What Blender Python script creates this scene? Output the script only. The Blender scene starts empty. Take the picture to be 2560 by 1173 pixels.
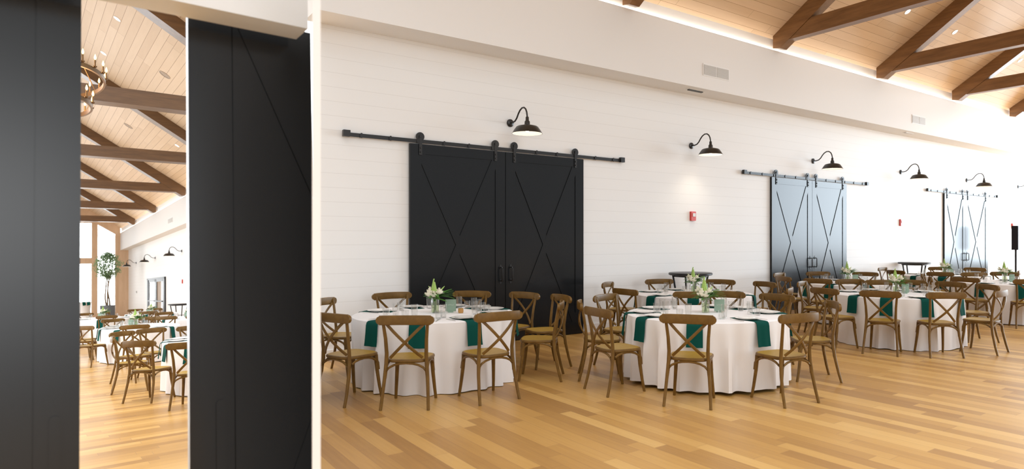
import bpy, bmesh, math, random
from mathutils import Vector, Matrix
random.seed(7)
SC = bpy.context.scene
COL = SC.collection
PI = math.pi
R_ = math.radians

# ------------------------------------------------------------------ camera
F_PX, PX, PY, EYE = 1640.0, 1450.0, 598.0, 1.6
HEAD = math.atan2(2140.0, F_PX)                      # heading, measured from +X (the run of the barn-door wall)
FWD = Vector((math.cos(HEAD), math.sin(HEAD), 0))
RGT = Vector((math.sin(HEAD), -math.cos(HEAD), 0))
UP = Vector((0, 0, 1))
E0 = Vector((0, 0, EYE))
cam_d = bpy.data.cameras.new('camera')
cam_d.sensor_width = 36.0
cam_d.lens = F_PX / 2560 * 36
cam_d.shift_x = -(PX - 1280) / 2560
cam_d.shift_y = (PY - 586.5) / 2560
cam_d.clip_start, cam_d.clip_end = 0.05, 300
cam_d.dof.use_dof = True
cam_d.dof.focus_distance = 9.0
cam_d.dof.aperture_fstop = 1.9
cam = bpy.data.objects.new('camera', cam_d)
cam.location = E0
cam.rotation_euler = (PI / 2, 0, HEAD - PI / 2)
COL.objects.link(cam)
SC.camera = cam

# ------------------------------------------------------------------ exposure and daylight
vs = SC.view_settings
vs.view_transform, vs.look, vs.gamma, vs.use_curve_mapping = 'Standard', 'None', 1.0, False
vs.exposure = 0.580
W = bpy.data.worlds.new('daylight')
SC.world = W
W.use_nodes = True
wn, wl = W.node_tree.nodes, W.node_tree.links
wn.clear()
tc = wn.new('ShaderNodeTexCoord')
def wmath(op, a, b=None):
    n = wn.new('ShaderNodeMath'); n.operation = op
    for k, v in ((0, a), (1, b)):
        if v is None: continue
        if isinstance(v, (int, float)): n.inputs[k].default_value = v
        else: wl.new(v, n.inputs[k])
    return n.outputs[0]
def wdot(v):
    n = wn.new('ShaderNodeVectorMath'); n.operation = 'DOT_PRODUCT'; n.inputs[1].default_value = Vector(v).normalized()
    wl.new(tc.outputs['Generated'], n.inputs[0]); return wmath('MAXIMUM', n.outputs['Value'], 0.0)
SKY_LOW, SKY_UP, SKY_END, SKY_BACK = 0.31, 2.75, 6.0, 5.0
st_ = wmath('ADD', SKY_LOW, wmath('MULTIPLY', wmath('POWER', wdot((0, 0, 1)), 2.6), SKY_UP))
st_ = wmath('ADD', st_, wmath('MULTIPLY', wmath('POWER', wdot((0, 1, 0)), 14.0), SKY_END))
st_ = wmath('ADD', st_, wmath('MULTIPLY', wmath('POWER', wdot((0.02, -1, 0.155)), 110.0), SKY_BACK))  # assumed bright patch behind the camera, added for the dark doors' sheen
bg = wn.new('ShaderNodeBackground')
bg.inputs['Color'].default_value = (0.965, 0.985, 1.0, 1)
wl.new(st_, bg.inputs['Strength'])
wo = wn.new('ShaderNodeOutputWorld'); wl.new(bg.outputs['Background'], wo.inputs['Surface'])
# area light for windows assumed, not built, at the hall's unseen far end
ad = bpy.data.lights.new('assumed_window_light', 'AREA'); ad.shape = 'RECTANGLE'; ad.size = 17.0; ad.size_y = 6.6
ad.energy = 17.0 * 6.6 * PI * 7.8; ad.color = (0.78, 0.90, 1.0)
ao = bpy.data.objects.new('assumed_window_light', ad); COL.objects.link(ao)
ao.location = (31.5, 0.2, 3.9); ao.rotation_euler = (PI / 2, 0, PI / 2)
# added fill light, out of view, brightening the hall seen between the parted doors
bd_ = bpy.data.lights.new('side_fill_light', 'AREA'); bd_.shape = 'RECTANGLE'; bd_.size = 36.0; bd_.size_y = 3.0
bd_.energy = 36.0 * 3.0 * PI * 2.7; bd_.color = (0.90, 0.96, 1.0)
bo_ = bpy.data.objects.new('side_fill_light', bd_); COL.objects.link(bo_)
SC.cycles.max_bounces = 8
SC.cycles.diffuse_bounces = 4
SC.cycles.transparent_max_bounces = 16
SC.cycles.caustics_reflective = False
SC.cycles.caustics_refractive = False
SC.cycles.use_denoising = True

# ------------------------------------------------------------------ the two frames: the hall (world axes) and the hall seen through the parted doors
MR = Matrix.Identity(4)
_ac = Vector((30 - PX, -(738 - PY), F_PX)).normalized()
_xv = 330.0
_dy = -((_xv - PX) * (30 - PX) + F_PX * F_PX) / 140.0
_uc = Vector((_xv - PX, -_dy, F_PX)).normalized()
def _c2w(v): return RGT * v[0] + UP * v[1] + FWD * v[2]
L_Y, L_Z = _c2w(_ac), _c2w(_uc)
L_X = L_Y.cross(L_Z)
ML = Matrix((( L_X[0], L_Y[0], L_Z[0], 0), (L_X[1], L_Y[1], L_Z[1], 0), (L_X[2], L_Y[2], L_Z[2], 0), (0, 0, 0, 1)))
ML.translation = E0 - (ML.to_3x3() @ E0)
MLI = ML.inverted()

bo_.matrix_world = ML @ Matrix.Translation((-2.9, 30.0, 2.2)) @ Matrix.Rotation(PI / 2, 4, 'Z') @ Matrix.Rotation(PI / 2, 4, 'X') @ Matrix.Rotation(PI, 4, 'Y')
def ray(x, y): return RGT * ((x - PX) / F_PX) - UP * ((y - PY) / F_PX) + FWD
def rat(x, y, axis, val, M=MR):
    """the point of a pixel's line of sight on the plane axis = val of frame M, in that frame's coordinates"""
    d = M.to_3x3().inverted() @ ray(x, y)
    return E0 + d * ((val - E0[axis]) / d[axis])
def proj(P):
    v = Vector(P) - E0
    z = v.dot(FWD)
    return PX + F_PX * v.dot(RGT) / z, PY - F_PX * v.dot(UP) / z, z

# ------------------------------------------------------------------ materials
def mat(name, col=(0.8, 0.8, 0.8), rough=0.5, metal=0.0, spec=0.5, emit=None, estr=0.0, coat=0.0):
    m = bpy.data.materials.new(name); m.use_nodes = True
    b = m.node_tree.nodes['Principled BSDF']
    b.inputs['Base Color'].default_value = (*col, 1)
    b.inputs['Roughness'].default_value = rough
    b.inputs['Metallic'].default_value = metal
    b.inputs['Specular IOR Level'].default_value = spec
    b.inputs['Coat Weight'].default_value = coat
    if emit:
        b.inputs['Emission Color'].default_value = (*emit, 1)
        b.inputs['Emission Strength'].default_value = estr
    return m
def _nt(m): return m.node_tree.nodes, m.node_tree.links, m.node_tree.nodes['Principled BSDF']
def mapped(m, scale=(1, 1, 1), rot=(0, 0, 0)):
    n, l, b = _nt(m)
    t = n.new('ShaderNodeTexCoord'); mp = n.new('ShaderNodeMapping')
    mp.inputs['Scale'].default_value = scale; mp.inputs['Rotation'].default_value = rot
    l.new(t.outputs['Object'], mp.inputs['Vector'])
    return mp.outputs['Vector']
def grain(name, c0, c1, rough, scale, spec=0.4, bump=0.0):
    m = mat(name, c0, rough, spec=spec)
    n, l, b = _nt(m)
    v = mapped(m, scale)
    t = n.new('ShaderNodeTexNoise'); t.inputs['Scale'].default_value = 1.0; t.inputs['Detail'].default_value = 6; t.inputs['Roughness'].default_value = 0.65
    l.new(v, t.inputs['Vector'])
    r = n.new('ShaderNodeValToRGB')
    r.color_ramp.elements[0].position = 0.3; r.color_ramp.elements[0].color = (*c0, 1)
    r.color_ramp.elements[1].position = 0.72; r.color_ramp.elements[1].color = (*c1, 1)
    l.new(t.outputs['Fac'], r.inputs['Fac']); l.new(r.outputs['Color'], b.inputs['Base Color'])
    if bump:
        bp = n.new('ShaderNodeBump'); bp.inputs['Strength'].default_value = bump; bp.inputs['Distance'].default_value = 0.002
        l.new(t.outputs['Fac'], bp.inputs['Height']); l.new(bp.outputs['Normal'], b.inputs['Normal'])
    return m
def planks(name, cols, rough, width, length, rot, gap, gapcol, spec=0.5, gvar=0.5, gstretch=(1.2, 22, 1)):
    """boards laid along the texture's x axis: a brick pattern for the boards, a second read of it for their tints, noise for grain"""
    m = mat(name, cols[0], rough, spec=spec)
    n, l, b = _nt(m)
    v0 = mapped(m, (1, 1, 1), rot)
    sp = n.new('ShaderNodeSeparateXYZ'); l.new(v0, sp.inputs['Vector'])
    def mth(op, a, b_=None):
        q = n.new('ShaderNodeMath'); q.operation = op
        for k, u in ((0, a), (1, b_)):
            if u is None: continue
            if isinstance(u, (int, float)): q.inputs[k].default_value = u
            else: l.new(u, q.inputs[k])
        return q.outputs[0]
    wn_ = n.new('ShaderNodeTexWhiteNoise'); wn_.noise_dimensions = '1D'
    l.new(mth('FLOOR', mth('DIVIDE', sp.outputs['Y'], width)), wn_.inputs['W'])
    cb = n.new('ShaderNodeCombineXYZ')
    l.new(mth('ADD', sp.outputs['X'], mth('MULTIPLY', wn_.outputs['Value'], length * 3.7)), cb.inputs['X']); l.new(sp.outputs['Y'], cb.inputs['Y'])
    v = cb.outputs['Vector']
    br = n.new('ShaderNodeTexBrick')
    br.offset = 0.0; br.offset_frequency = 2; br.squash = 1.0
    br.inputs['Scale'].default_value = 1.0
    br.inputs['Brick Width'].default_value = length; br.inputs['Row Height'].default_value = width
    br.inputs['Mortar Size'].default_value = gap; br.inputs['Mortar Smooth'].default_value = 0.1; br.inputs['Bias'].default_value = 0.0
    br.inputs['Color1'].default_value = (0, 0, 0, 1); br.inputs['Color2'].default_value = (1, 1, 1, 1); br.inputs['Mortar'].default_value = (0.5, 0.5, 0.5, 1)
    l.new(v, br.inputs['Vector'])
    mp2 = n.new('ShaderNodeMapping'); mp2.inputs['Scale'].default_value = gstretch
    l.new(v, mp2.inputs['Vector'])
    nz = n.new('ShaderNodeTexNoise'); nz.inputs['Scale'].default_value = 1.6; nz.inputs['Detail'].default_value = 7; nz.inputs['Roughness'].default_value = 0.6
    l.new(mp2.outputs['Vector'], nz.inputs['Vector'])
    mx = n.new('ShaderNodeMix'); mx.data_type = 'FLOAT'; mx.inputs['Factor'].default_value = gvar
    l.new(br.outputs['Color'], mx.inputs['A']); l.new(nz.outputs['Fac'], mx.inputs['B'])
    r = n.new('ShaderNodeValToRGB')
    r.color_ramp.elements[0].position = 0.12; r.color_ramp.elements[0].color = (*cols[0], 1)
    r.color_ramp.elements[1].position = 0.88; r.color_ramp.elements[1].color = (*cols[-1], 1)
    if len(cols) > 2:
        e_ = r.color_ramp.elements.new(0.5); e_.color = (*cols[1], 1)
    l.new(mx.outputs['Result'], r.inputs['Fac'])
    mg = n.new('ShaderNodeMix'); mg.data_type = 'RGBA'
    mg.inputs['B'].default_value = (*gapcol, 1)
    l.new(br.outputs['Fac'], mg.inputs['Factor']); l.new(r.outputs['Color'], mg.inputs['A'])
    l.new(mg.outputs['Result'], b.inputs['Base Color'])
    bp = n.new('ShaderNodeBump'); bp.invert = True; bp.inputs['Strength'].default_value = 0.35; bp.inputs['Distance'].default_value = 0.003
    l.new(br.outputs['Fac'], bp.inputs['Height']); l.new(bp.outputs['Normal'], b.inputs['Normal'])
    return m
def thin_glass(name, tint=(1, 1, 1), gl=0.9):
    m = bpy.data.materials.new(name); m.use_nodes = True
    n, l = m.node_tree.nodes, m.node_tree.links; n.clear()
    o = n.new('ShaderNodeOutputMaterial'); mx = n.new('ShaderNodeMixShader')
    lw = n.new('ShaderNodeLayerWeight'); lw.inputs['Blend'].default_value = 0.5
    pw_ = n.new('ShaderNodeMath'); pw_.operation = 'POWER'; pw_.inputs[1].default_value = 3.5; l.new(lw.outputs['Facing'], pw_.inputs[0])
    fr = n.new('ShaderNodeMath'); fr.operation = 'MULTIPLY_ADD'; fr.inputs[1].default_value = 0.78; fr.inputs[2].default_value = 0.06; l.new(pw_.outputs[0], fr.inputs[0])
    tr = n.new('ShaderNodeBsdfTransparent'); tr.inputs['Color'].default_value = (*tint, 1)
    g = n.new('ShaderNodeBsdfGlossy'); g.inputs['Roughness'].default_value = 0.03; g.inputs['Color'].default_value = (gl, gl, gl, 1)
    l.new(fr.outputs[0], mx.inputs['Fac']); l.new(tr.outputs['BSDF'], mx.inputs[1]); l.new(g.outputs['BSDF'], mx.inputs[2]); l.new(mx.outputs['Shader'], o.inputs['Surface'])
    return m

M_floor = planks('oak_floor', [(0.32, 0.155, 0.037), (0.50, 0.270, 0.070), (0.63, 0.38, 0.120)], 0.40, 0.13, 1.25, (0, 0, PI / 2), 0.0010, (0.22, 0.10, 0.035), spec=0.8, gvar=0.36)
M_floorL = planks('oak_floor_far', [(0.32, 0.155, 0.037), (0.50, 0.270, 0.070), (0.63, 0.38, 0.120)], 0.33, 0.13, 1.25, (0, 0, 0), 0.0010, (0.22, 0.10, 0.035), spec=0.8, gvar=0.36)
M_ceil = planks('pine_ceiling', [(0.62, 0.44, 0.28), (0.69, 0.51, 0.34), (0.76, 0.58, 0.41)], 0.5, 0.16, 2.6, (0, 0, 0), 0.0022, (0.25, 0.12, 0.045), spec=0.3, gvar=0.5, gstretch=(0.7, 9, 9))
M_ceilL = planks('pine_ceiling_far', [(0.62, 0.44, 0.28), (0.69, 0.51, 0.34), (0.76, 0.58, 0.41)], 0.5, 0.16, 4.4, (0, 0, PI / 2), 0.003, (0.25, 0.12, 0.045), spec=0.3, gvar=0.5, gstretch=(0.7, 9, 9))
M_beam = grain('stained_beam', (0.15, 0.066, 0.020), (0.27, 0.132, 0.046), 0.36, (6, 1.5, 14), spec=0.6)
M_pine = grain('pale_pine', (0.60, 0.41, 0.26), (0.70, 0.50, 0.34), 0.5, (5, 5, 0.8), spec=0.3)
M_white = mat('white_paint', (0.84, 0.825, 0.81), 0.55, spec=0.3)
M_bulk = mat('bulkhead_paint', (0.83, 0.81, 0.79), 0.6, spec=0.25)
M_trim = mat('trim_paint', (0.86, 0.85, 0.84), 0.4, spec=0.4)
M_div = mat('partition_paint', (0.95, 0.95, 0.95), 0.5, spec=0.3)
def shiplap():
    m = mat('shiplap', (0.86, 0.845, 0.83), 0.5, spec=0.3)
    n, l, b = _nt(m)
    t = n.new('ShaderNodeTexCoord'); sp = n.new('ShaderNodeSeparateXYZ'); l.new(t.outputs['Object'], sp.inputs['Vector'])
    a = n.new('ShaderNodeMath'); a.operation = 'DIVIDE'; a.inputs[1].default_value = 0.19; l.new(sp.outputs['Z'], a.inputs[0])
    f = n.new('ShaderNodeMath'); f.operation = 'FRACT'; l.new(a.outputs[0], f.inputs[0])
    c = n.new('ShaderNodeMath'); c.operation = 'LESS_THAN'; c.inputs[1].default_value = 0.025; l.new(f.outputs[0], c.inputs[0])
    mx = n.new('ShaderNodeMix'); mx.data_type = 'RGBA'
    mx.inputs['A'].default_value = (0.86, 0.845, 0.83, 1); mx.inputs['B'].default_value = (0.74, 0.72, 0.70, 1)
    l.new(c.outputs[0], mx.inputs['Factor']); l.new(mx.outputs['Result'], b.inputs['Base Color'])
    return m
M_ship = shiplap()
M_door = mat('black_door_paint', (0.008, 0.009, 0.0105), 0.22, spec=0.40)
M_black = mat('black_metal', (0.012, 0.011, 0.011), 0.38, spec=0.5)
M_bronze = mat('dark_bronze', (0.016, 0.012, 0.009), 0.33, spec=0.6)
M_lampin = mat('lamp_enamel', (0.9, 0.87, 0.82), 0.4, emit=(1.0, 0.93, 0.82), estr=0.35)
M_bulb = mat('lamp_bulb', (1, 1, 1), 0.4, emit=(1.0, 0.88, 0.7), estr=6.0)
M_flame = mat('candle_bulb', (1, 0.8, 0.4), 0.4, emit=(1.0, 0.50, 0.12), estr=4.0)
M_led = mat('cove_led', (1, 1, 1), 0.4, emit=(1.0, 0.90, 0.77), estr=5.0)
M_down = mat('downlight_lens', (1, 1, 1), 0.4, emit=(1.0, 0.93, 0.8), estr=6.0)
M_grille = mat('vent_grille', (0.62, 0.60, 0.57), 0.5)
M_dark = mat('dark_gap', (0.08, 0.075, 0.07), 0.6)
M_spk = mat('speaker_grille', (0.40, 0.30, 0.22), 0.6)
M_red = mat('red_plastic', (0.62, 0.045, 0.03), 0.35)
M_strobe = mat('strobe_lens', (0.8, 0.8, 0.8), 0.15)
M_chair = grain('chair_wood', (0.112, 0.056, 0.0100), (0.198, 0.104, 0.0205), 0.40, (9, 9, 9), spec=0.3)
M_seat = grain('chair_seat_cane', (0.33, 0.195, 0.028), (0.41, 0.25, 0.042), 0.45, (40, 40, 40), spec=0.3)
M_cloth = mat('white_linen', (0.84, 0.815, 0.81), 0.85, spec=0.1)
M_nap = mat('green_linen', (0.004, 0.064, 0.050), 0.8, spec=0.08)
M_plate = mat('white_china', (0.86, 0.83, 0.79), 0.18, spec=0.5)
M_card = mat('sage_card', (0.26, 0.36, 0.27), 0.6)
M_ink = mat('pale_ink', (0.62, 0.68, 0.58), 0.6)
M_steel = mat('cutlery_steel', (0.75, 0.72, 0.68), 0.22, metal=1.0)
M_glass = thin_glass('clear_glass', (0.965, 0.965, 0.96))
M_pane = thin_glass('window_glass', (0.97, 0.98, 0.98))
M_water = thin_glass('vase_water', (0.80, 0.88, 0.70))
M_rose = mat('cream_petal', (0.88, 0.82, 0.66), 0.6, spec=0.2)
M_leaf = mat('leaf_green', (0.075, 0.20, 0.030), 0.5, spec=0.3)
M_fern = mat('fern_green', (0.10, 0.30, 0.035), 0.5, spec=0.3)
M_spike = mat('pale_green_spike', (0.36, 0.52, 0.14), 0.55, spec=0.2)
M_stem = mat('flower_stem', (0.16, 0.30, 0.06), 0.55, spec=0.2)
M_olive = mat('olive_leaf', (0.24, 0.36, 0.21), 0.55, spec=0.2)
def translucent(m, col, f):
    n, l, b = _nt(m)
    t = n.new('ShaderNodeBsdfTranslucent'); t.inputs['Color'].default_value = (*col, 1)
    x = n.new('ShaderNodeMixShader'); x.inputs['Fac'].default_value = f
    l.new(b.outputs['BSDF'], x.inputs[1]); l.new(t.outputs['BSDF'], x.inputs[2]); l.new(x.outputs['Shader'], n['Material Output'].inputs['Surface'])
translucent(M_olive, (0.36, 0.52, 0.30), 0.45)
M_trunk = grain('trunk_bark', (0.13, 0.09, 0.055), (0.25, 0.18, 0.12), 0.8, (20, 20, 6))
M_pot = mat('charcoal_planter', (0.14, 0.155, 0.18), 0.6)
M_soil = mat('soil', (0.05, 0.035, 0.02), 0.9)
M_spkr = mat('speaker_black', (0.010, 0.011, 0.02), 0.5)
M_amber = mat('amber_glass', (0.55, 0.30, 0.10), 0.25, metal=0.6)
M_plastic = mat('white_plastic', (0.80, 0.78, 0.76), 0.4)
M_linw = mat('white_spandex', (0.86, 0.86, 0.88), 0.7, spec=0.15)
M_iron = mat('chandelier_iron', (0.20, 0.11, 0.045), 0.4, metal=0.7)

# ------------------------------------------------------------------ mesh helpers
class MB:
    def __init__(s): s.v, s.f = [], []
    def add(s, vs_, fs_):
        o = len(s.v); s.v += [tuple(p) for p in vs_]; s.f += [tuple(i + o for i in f) for f in fs_]; return s
    def box(s, x0, x1, y0, y1, z0, z1):
        return s.add([(x0, y0, z0), (x1, y0, z0), (x1, y1, z0), (x0, y1, z0), (x0, y0, z1), (x1, y0, z1), (x1, y1, z1), (x0, y1, z1)],
                     [(0, 3, 2, 1), (4, 5, 6, 7), (0, 1, 5, 4), (1, 2, 6, 5), (2, 3, 7, 6), (3, 0, 4, 7)])
    def prism(s, poly, axis, a, b):
        """a polygon given in the two other axes' coordinates, pushed from a to b along axis"""
        n = len(poly)
        def p3(p, c):
            return (c, p[0], p[1]) if axis == 0 else ((p[0], c, p[1]) if axis == 1 else (p[0], p[1], c))
        return s.add([p3(p, a) for p in poly] + [p3(p, b) for p in poly],
                     [tuple(range(n))[::-1], tuple(range(n, 2 * n))] + [(i, (i + 1) % n, n + (i + 1) % n, n + i) for i in range(n)])
    def tube(s, pts, rad, k=8, up=None, flat=None, caps=True):
        """a swept section along pts; rad a number or one per point; flat=(a,b): elliptic half-axes across (side, up)"""
        pts = [Vector(p) for p in pts]; n = len(pts)
        up = Vector(up) if up else None
        vs_, fs_ = [], []
        for i, p in enumerate(pts):
            t = (pts[min(i + 1, n - 1)] - pts[max(i - 1, 0)]).normalized()
            u = up or (Vector((0, 0, 1)) if abs(t.z) < 0.9 else Vector((0, 1, 0)))
            a = t.cross(u); a.normalize(); b_ = a.cross(t).normalized()
            r = rad[i] if isinstance(rad, (list, tuple)) else rad
            ra, rb = (flat[0], flat[1]) if flat else (r, r)
            for j in range(k):
                q = 2 * PI * (j + 0.5) / k
                c_, s_ = math.cos(q), math.sin(q)
                if flat:                       # a rounded-rectangle section
                    c_ = math.copysign(abs(c_) ** 0.5, c_); s_ = math.copysign(abs(s_) ** 0.5, s_)
                vs_.append(p + a * (ra * c_) + b_ * (rb * s_))
        for i in range(n - 1):
            for j in range(k):
                fs_.append((i * k + j, i * k + (j + 1) % k, (i + 1) * k + (j + 1) % k, (i + 1) * k + j))
        if caps:
            fs_.append(tuple(range(k))[::-1]); fs_.append(tuple((n - 1) * k + j for j in range(k)))
        return s.add(vs_, fs_)
    def lathe(s, prof, k=24, at=(0, 0, 0), close=True):
        vs_, fs_ = [], []
        for (r, z) in prof:
            for j in range(k):
                q = 2 * PI * j / k
                vs_.append((at[0] + r * math.cos(q), at[1] + r * math.sin(q), at[2] + z))
        for i in range(len(prof) - 1):
            for j in range(k):
                fs_.append((i * k + j, i * k + (j + 1) % k, (i + 1) * k + (j + 1) % k, (i + 1) * k + j))
        if close:
            fs_.append(tuple(range(k))[::-1]); fs_.append(tuple((len(prof) - 1) * k + j for j in range(k)))
        return s.add(vs_, fs_)
    def ball(s, c, r, k=8, n=6, sz=1.0):
        prof = [(max(1e-4, r * math.sin(PI * i / n)), -r * sz * math.cos(PI * i / n)) for i in range(n + 1)]
        return s.lathe(prof, k, c)
    def mesh(s, name, m, smooth=False):
        me = bpy.data.meshes.new(name)
        me.from_pydata(s.v, [], s.f); me.update()
        bm = bmesh.new(); bm.from_mesh(me); bmesh.ops.recalc_face_normals(bm, faces=bm.faces); bm.to_mesh(me); bm.free()
        if smooth:
            for p in me.polygons: p.use_smooth = True
            if hasattr(me, 'set_sharp_from_angle'): me.set_sharp_from_angle(angle=R_(42))
        if m: me.materials.append(m)
        return me

def link(name, me, M=None, parent=None):
    o = bpy.data.objects.new(name, me)
    COL.objects.link(o)
    if parent is not None: o.parent = parent
    if M is not None:
        if parent is not None: o.matrix_local = M
        else: o.matrix_world = M
    return o
def tag(o, label=None, cat=None, group=None, kind=None):
    if label: o['label'] = label
    if cat: o['category'] = cat
    if group: o['group'] = group
    if kind: o['kind'] = kind
    return o
def empty(name, M, label=None, cat=None, group=None, kind=None):
    o = bpy.data.objects.new(name, None); o.empty_display_size = 0.1
    COL.objects.link(o); o.matrix_world = M
    return tag(o, label, cat, group, kind)
def struct(name, mb, m, M=MR, parent=None, smooth=False):
    o = link(name, mb.mesh(name, m, smooth), M if parent is None else None, parent)
    if parent is None: o['kind'] = 'structure'
    return o
def T(x, y, z=0.0, rz=0.0, s=1.0): return Matrix.Translation((x, y, z)) @ Matrix.Rotation(rz, 4, 'Z') @ Matrix.Scale(s, 4)
def copies(protoparts, root):
    """the parts of one kind linked under a new root; parts = [(name, mesh, [subparts])]"""
    for nm, me, subs in protoparts:
        o = link(nm, me, None, root)
        for sn, sm in subs: link(sn, sm, None, o)
ORD = ['leftmost', 'second from left', 'third from left', 'fourth from left', 'fifth from left', 'sixth from left', 'seventh from left', 'eighth from left', 'ninth from left', 'tenth from left']

# ================================================================== THE SETTING: the hall with the barn-door wall
WY = 8.863                       # shiplap wall
XR = 34.0
k_ = ray(791, 598); PD = Vector((k_.x, k_.y, 0)).normalized()      # the line of the partition, straight away from the eye
PN = Vector((-PD.y, PD.x, 0))
def pline(y): return PD.x / PD.y * y

fl = MB(); fl.prism([(-4, -9), (XR, -9), (XR, WY), (pline(WY), WY), (pline(2.6), 2.6), (pline(3.0), 3.0), (-4, 3.0)], 2, -0.08, 0.0)
struct('floor', fl, M_floor)
wl_ = MB(); wl_.box(pline(WY), XR, WY, WY + 0.12, 0, 6.2)
struct('wall_back', wl_, M_ship)
x_open = [(3.725, 6.823), (12.018, 15.002), (20.287, 23.351)]
bb = MB()
for a, b in [(pline(WY), 3.72), (6.83, 12.01), (15.01, 20.28), (23.36, XR)]: bb.box(a, b, WY - 0.018, WY, 0, 0.14)
struct('baseboard_back', bb, M_trim)
FY = 8.345                       # bulkhead face
blk = MB(); blk.box(pline(FY), XR, FY, WY, 4.42, 5.52)
o = struct('trim_1', blk, M_bulk); o['label'] = 'long white bulkhead boxed out above the shiplap wall'
lip = MB(); lip.box(pline(FY), XR, FY + 0.06, WY, 5.52, 6.2)
struct('trim_2', lip, M_white)
led = MB(); led.box(pline(FY) + 0.3, XR, FY + 0.012, FY + 0.05, 5.522, 5.535)
tag(struct('trim_3', led, M_led), 'warm light strip glowing along the bulkhead ledge', 'light strip')
def zc(y): return 5.80 + 0.63 * (FY - y)
YR = 1.5
cl = MB(); cl.prism([(WY, zc(WY)), (YR, zc(YR)), (YR, zc(YR) + 0.1), (WY, zc(WY) + 0.1)], 0, 2.0, XR)
struct('ceiling', cl, M_ceil)
# trusses
def truss_R(x, nm):
    t = empty('roof_truss', T(x, 0, 0), nm, 'roof truss', 'roof trusses over the barn door wall', 'structure')
    p = [(FY + 0.001, zc(FY)), (FY + 0.001, 5.545), (8.17, 5.515), (YR, 5.515 + 0.645 * (8.17 - YR)), (YR, zc(YR))]
    link('rafter', MB().prism(p, 0, 0, 0.22).mesh('rafter', M_beam), None, t)
    link('tie_beam', MB().prism([(7.97, 5.643), (7.46, 5.963), (YR, 5.963), (YR, 5.643)], 0, 0.012, 0.208).mesh('tie_beam', M_beam), None, t)
for i, nm in enumerate(['first roof truss, its foot alone showing at the top edge', 'brown roof truss above the left of the two air vents', 'brown roof truss past the first air vent', 'brown roof truss landing above the smaller air vent', 'brown roof truss at the upper right corner', 'last brown roof truss beyond the right edge']):
    truss_R(7.30 + 4.125 * i, nm)

# the thin white partition between the hall and the wall with the parted doors
pw = MB()
d0, d1, hw0 = 2.5, 8.50, 0.0139
a0, a1 = PD * d0, PD * d1
pw.add([a0 + PN * hw0, a0 - PN * hw0, a1 - PN * hw0, a1 + PN * hw0], [])
vb = [a0 + PN * hw0, a0 - PN * hw0, a1 - PN * hw0, a1 + PN * hw0]
pw = MB(); pw.add([(*v.xy, 0.0) for v in vb] + [(*v.xy, 5.5) for v in vb], [(0, 1, 2, 3), (4, 5, 6, 7), (0, 1, 5, 4), (1, 2, 6, 5), (2, 3, 7, 6), (3, 0, 4, 7)])
struct('wall_partition', pw, M_div)

# ------------------------------------------------------------------ barn doors
def door_leaf(name, x0, x1, y, H, M, hand, label, plates=None, z0=0.012, flip=1):
    """a leaf with its face at y (towards -y when flip = 1): stiles, rails and an X standing 10 mm proud of the panels"""
    root = empty(name, M @ T(0, 0, 0), label, 'barn door', 'black barn doors', 'structure')
    t = 0.045; w = x1 - x0
    st, tr, brr, xw = 0.172, 0.14, 0.2, 0.115
    f = y; bk = y + t * flip; fr = y + 0.011 * flip
    pm = MB(); pm.box(x0 + 0.002, x1 - 0.002, min(fr, bk), max(fr, bk), z0, H)
    link('panel', pm.mesh('panel', M_door), None, root)
    fm = MB()
    ya, yb = min(f, fr + 0.002 * flip), max(f, fr + 0.002 * flip)
    fm.box(x0, x0 + st, ya, yb, z0, H); fm.box(x1 - st, x1, ya, yb, z0, H)
    fm.box(x0 + st, x1 - st, ya, yb, H - tr, H); fm.box(x0 + st, x1 - st, ya, yb, z0, z0 + brr)
    link('frame', fm.mesh('frame', M_door), None, root)
    # brace: two crossing boards between the inner corners
    ax, bx, az, bz = x0 + st, x1 - st, z0 + brr, H - tr
    ln = math.hypot(bx - ax, bz - az); ux, uz = (bx - ax) / ln, (bz - az) / ln
    def board(sgn):
        h = xw / 2
        c1 = (ax, az) if sgn > 0 else (ax, bz)
        d = Vector((ux, uz * sgn)); nrm = Vector((-d.y, d.x))
        # parallelogram trimmed to the inner opening
        hx = h / abs(nrm.x) if abs(nrm.x) > 1e-6 else 0; hz = h / abs(nrm.y)
        if sgn > 0: P = [(ax, az), (ax + hx, az), (bx, bz - hz), (bx, bz), (bx - hx, bz), (ax, az + hz)]
        else: P = [(ax, bz), (ax, bz - hz), (bx - hx, az), (bx, az), (bx, az + hz), (ax + hx, bz)]
        return P
    bm_ = MB(); bm_.prism(board(1), 1, ya, yb); link('brace', bm_.mesh('brace', M_door), None, root)
    bm_ = MB(); bm_.prism(board(-1), 1, ya + 0.0006, yb); link('brace', bm_.mesh('brace', M_door), None, root)
    if hand is not None:
        hx = hand; s = -flip
        hb = MB()
        hb.tube([(hx, f + s * 0.004, 0.955), (hx, f + s * 0.055, 0.955), (hx, f + s * 0.06, 0.97), (hx, f + s * 0.06, 1.145), (hx, f + s * 0.055, 1.16), (hx, f + s * 0.004, 1.16)], 0.011, 8)
        hp = link('handle', hb.mesh('handle', M_black, True), None, root)
        for zz in (0.945, 1.17):
            link('handle_mount', MB().prism([(hx + 0.02 * math.cos(q * PI / 4), zz + 0.042 * math.sin(q * PI / 4)) for q in range(8)], 1, min(f, f + s * 0.006), max(f, f + s * 0.006)).mesh('handle_mount', M_black), None, hp)
    return root
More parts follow.
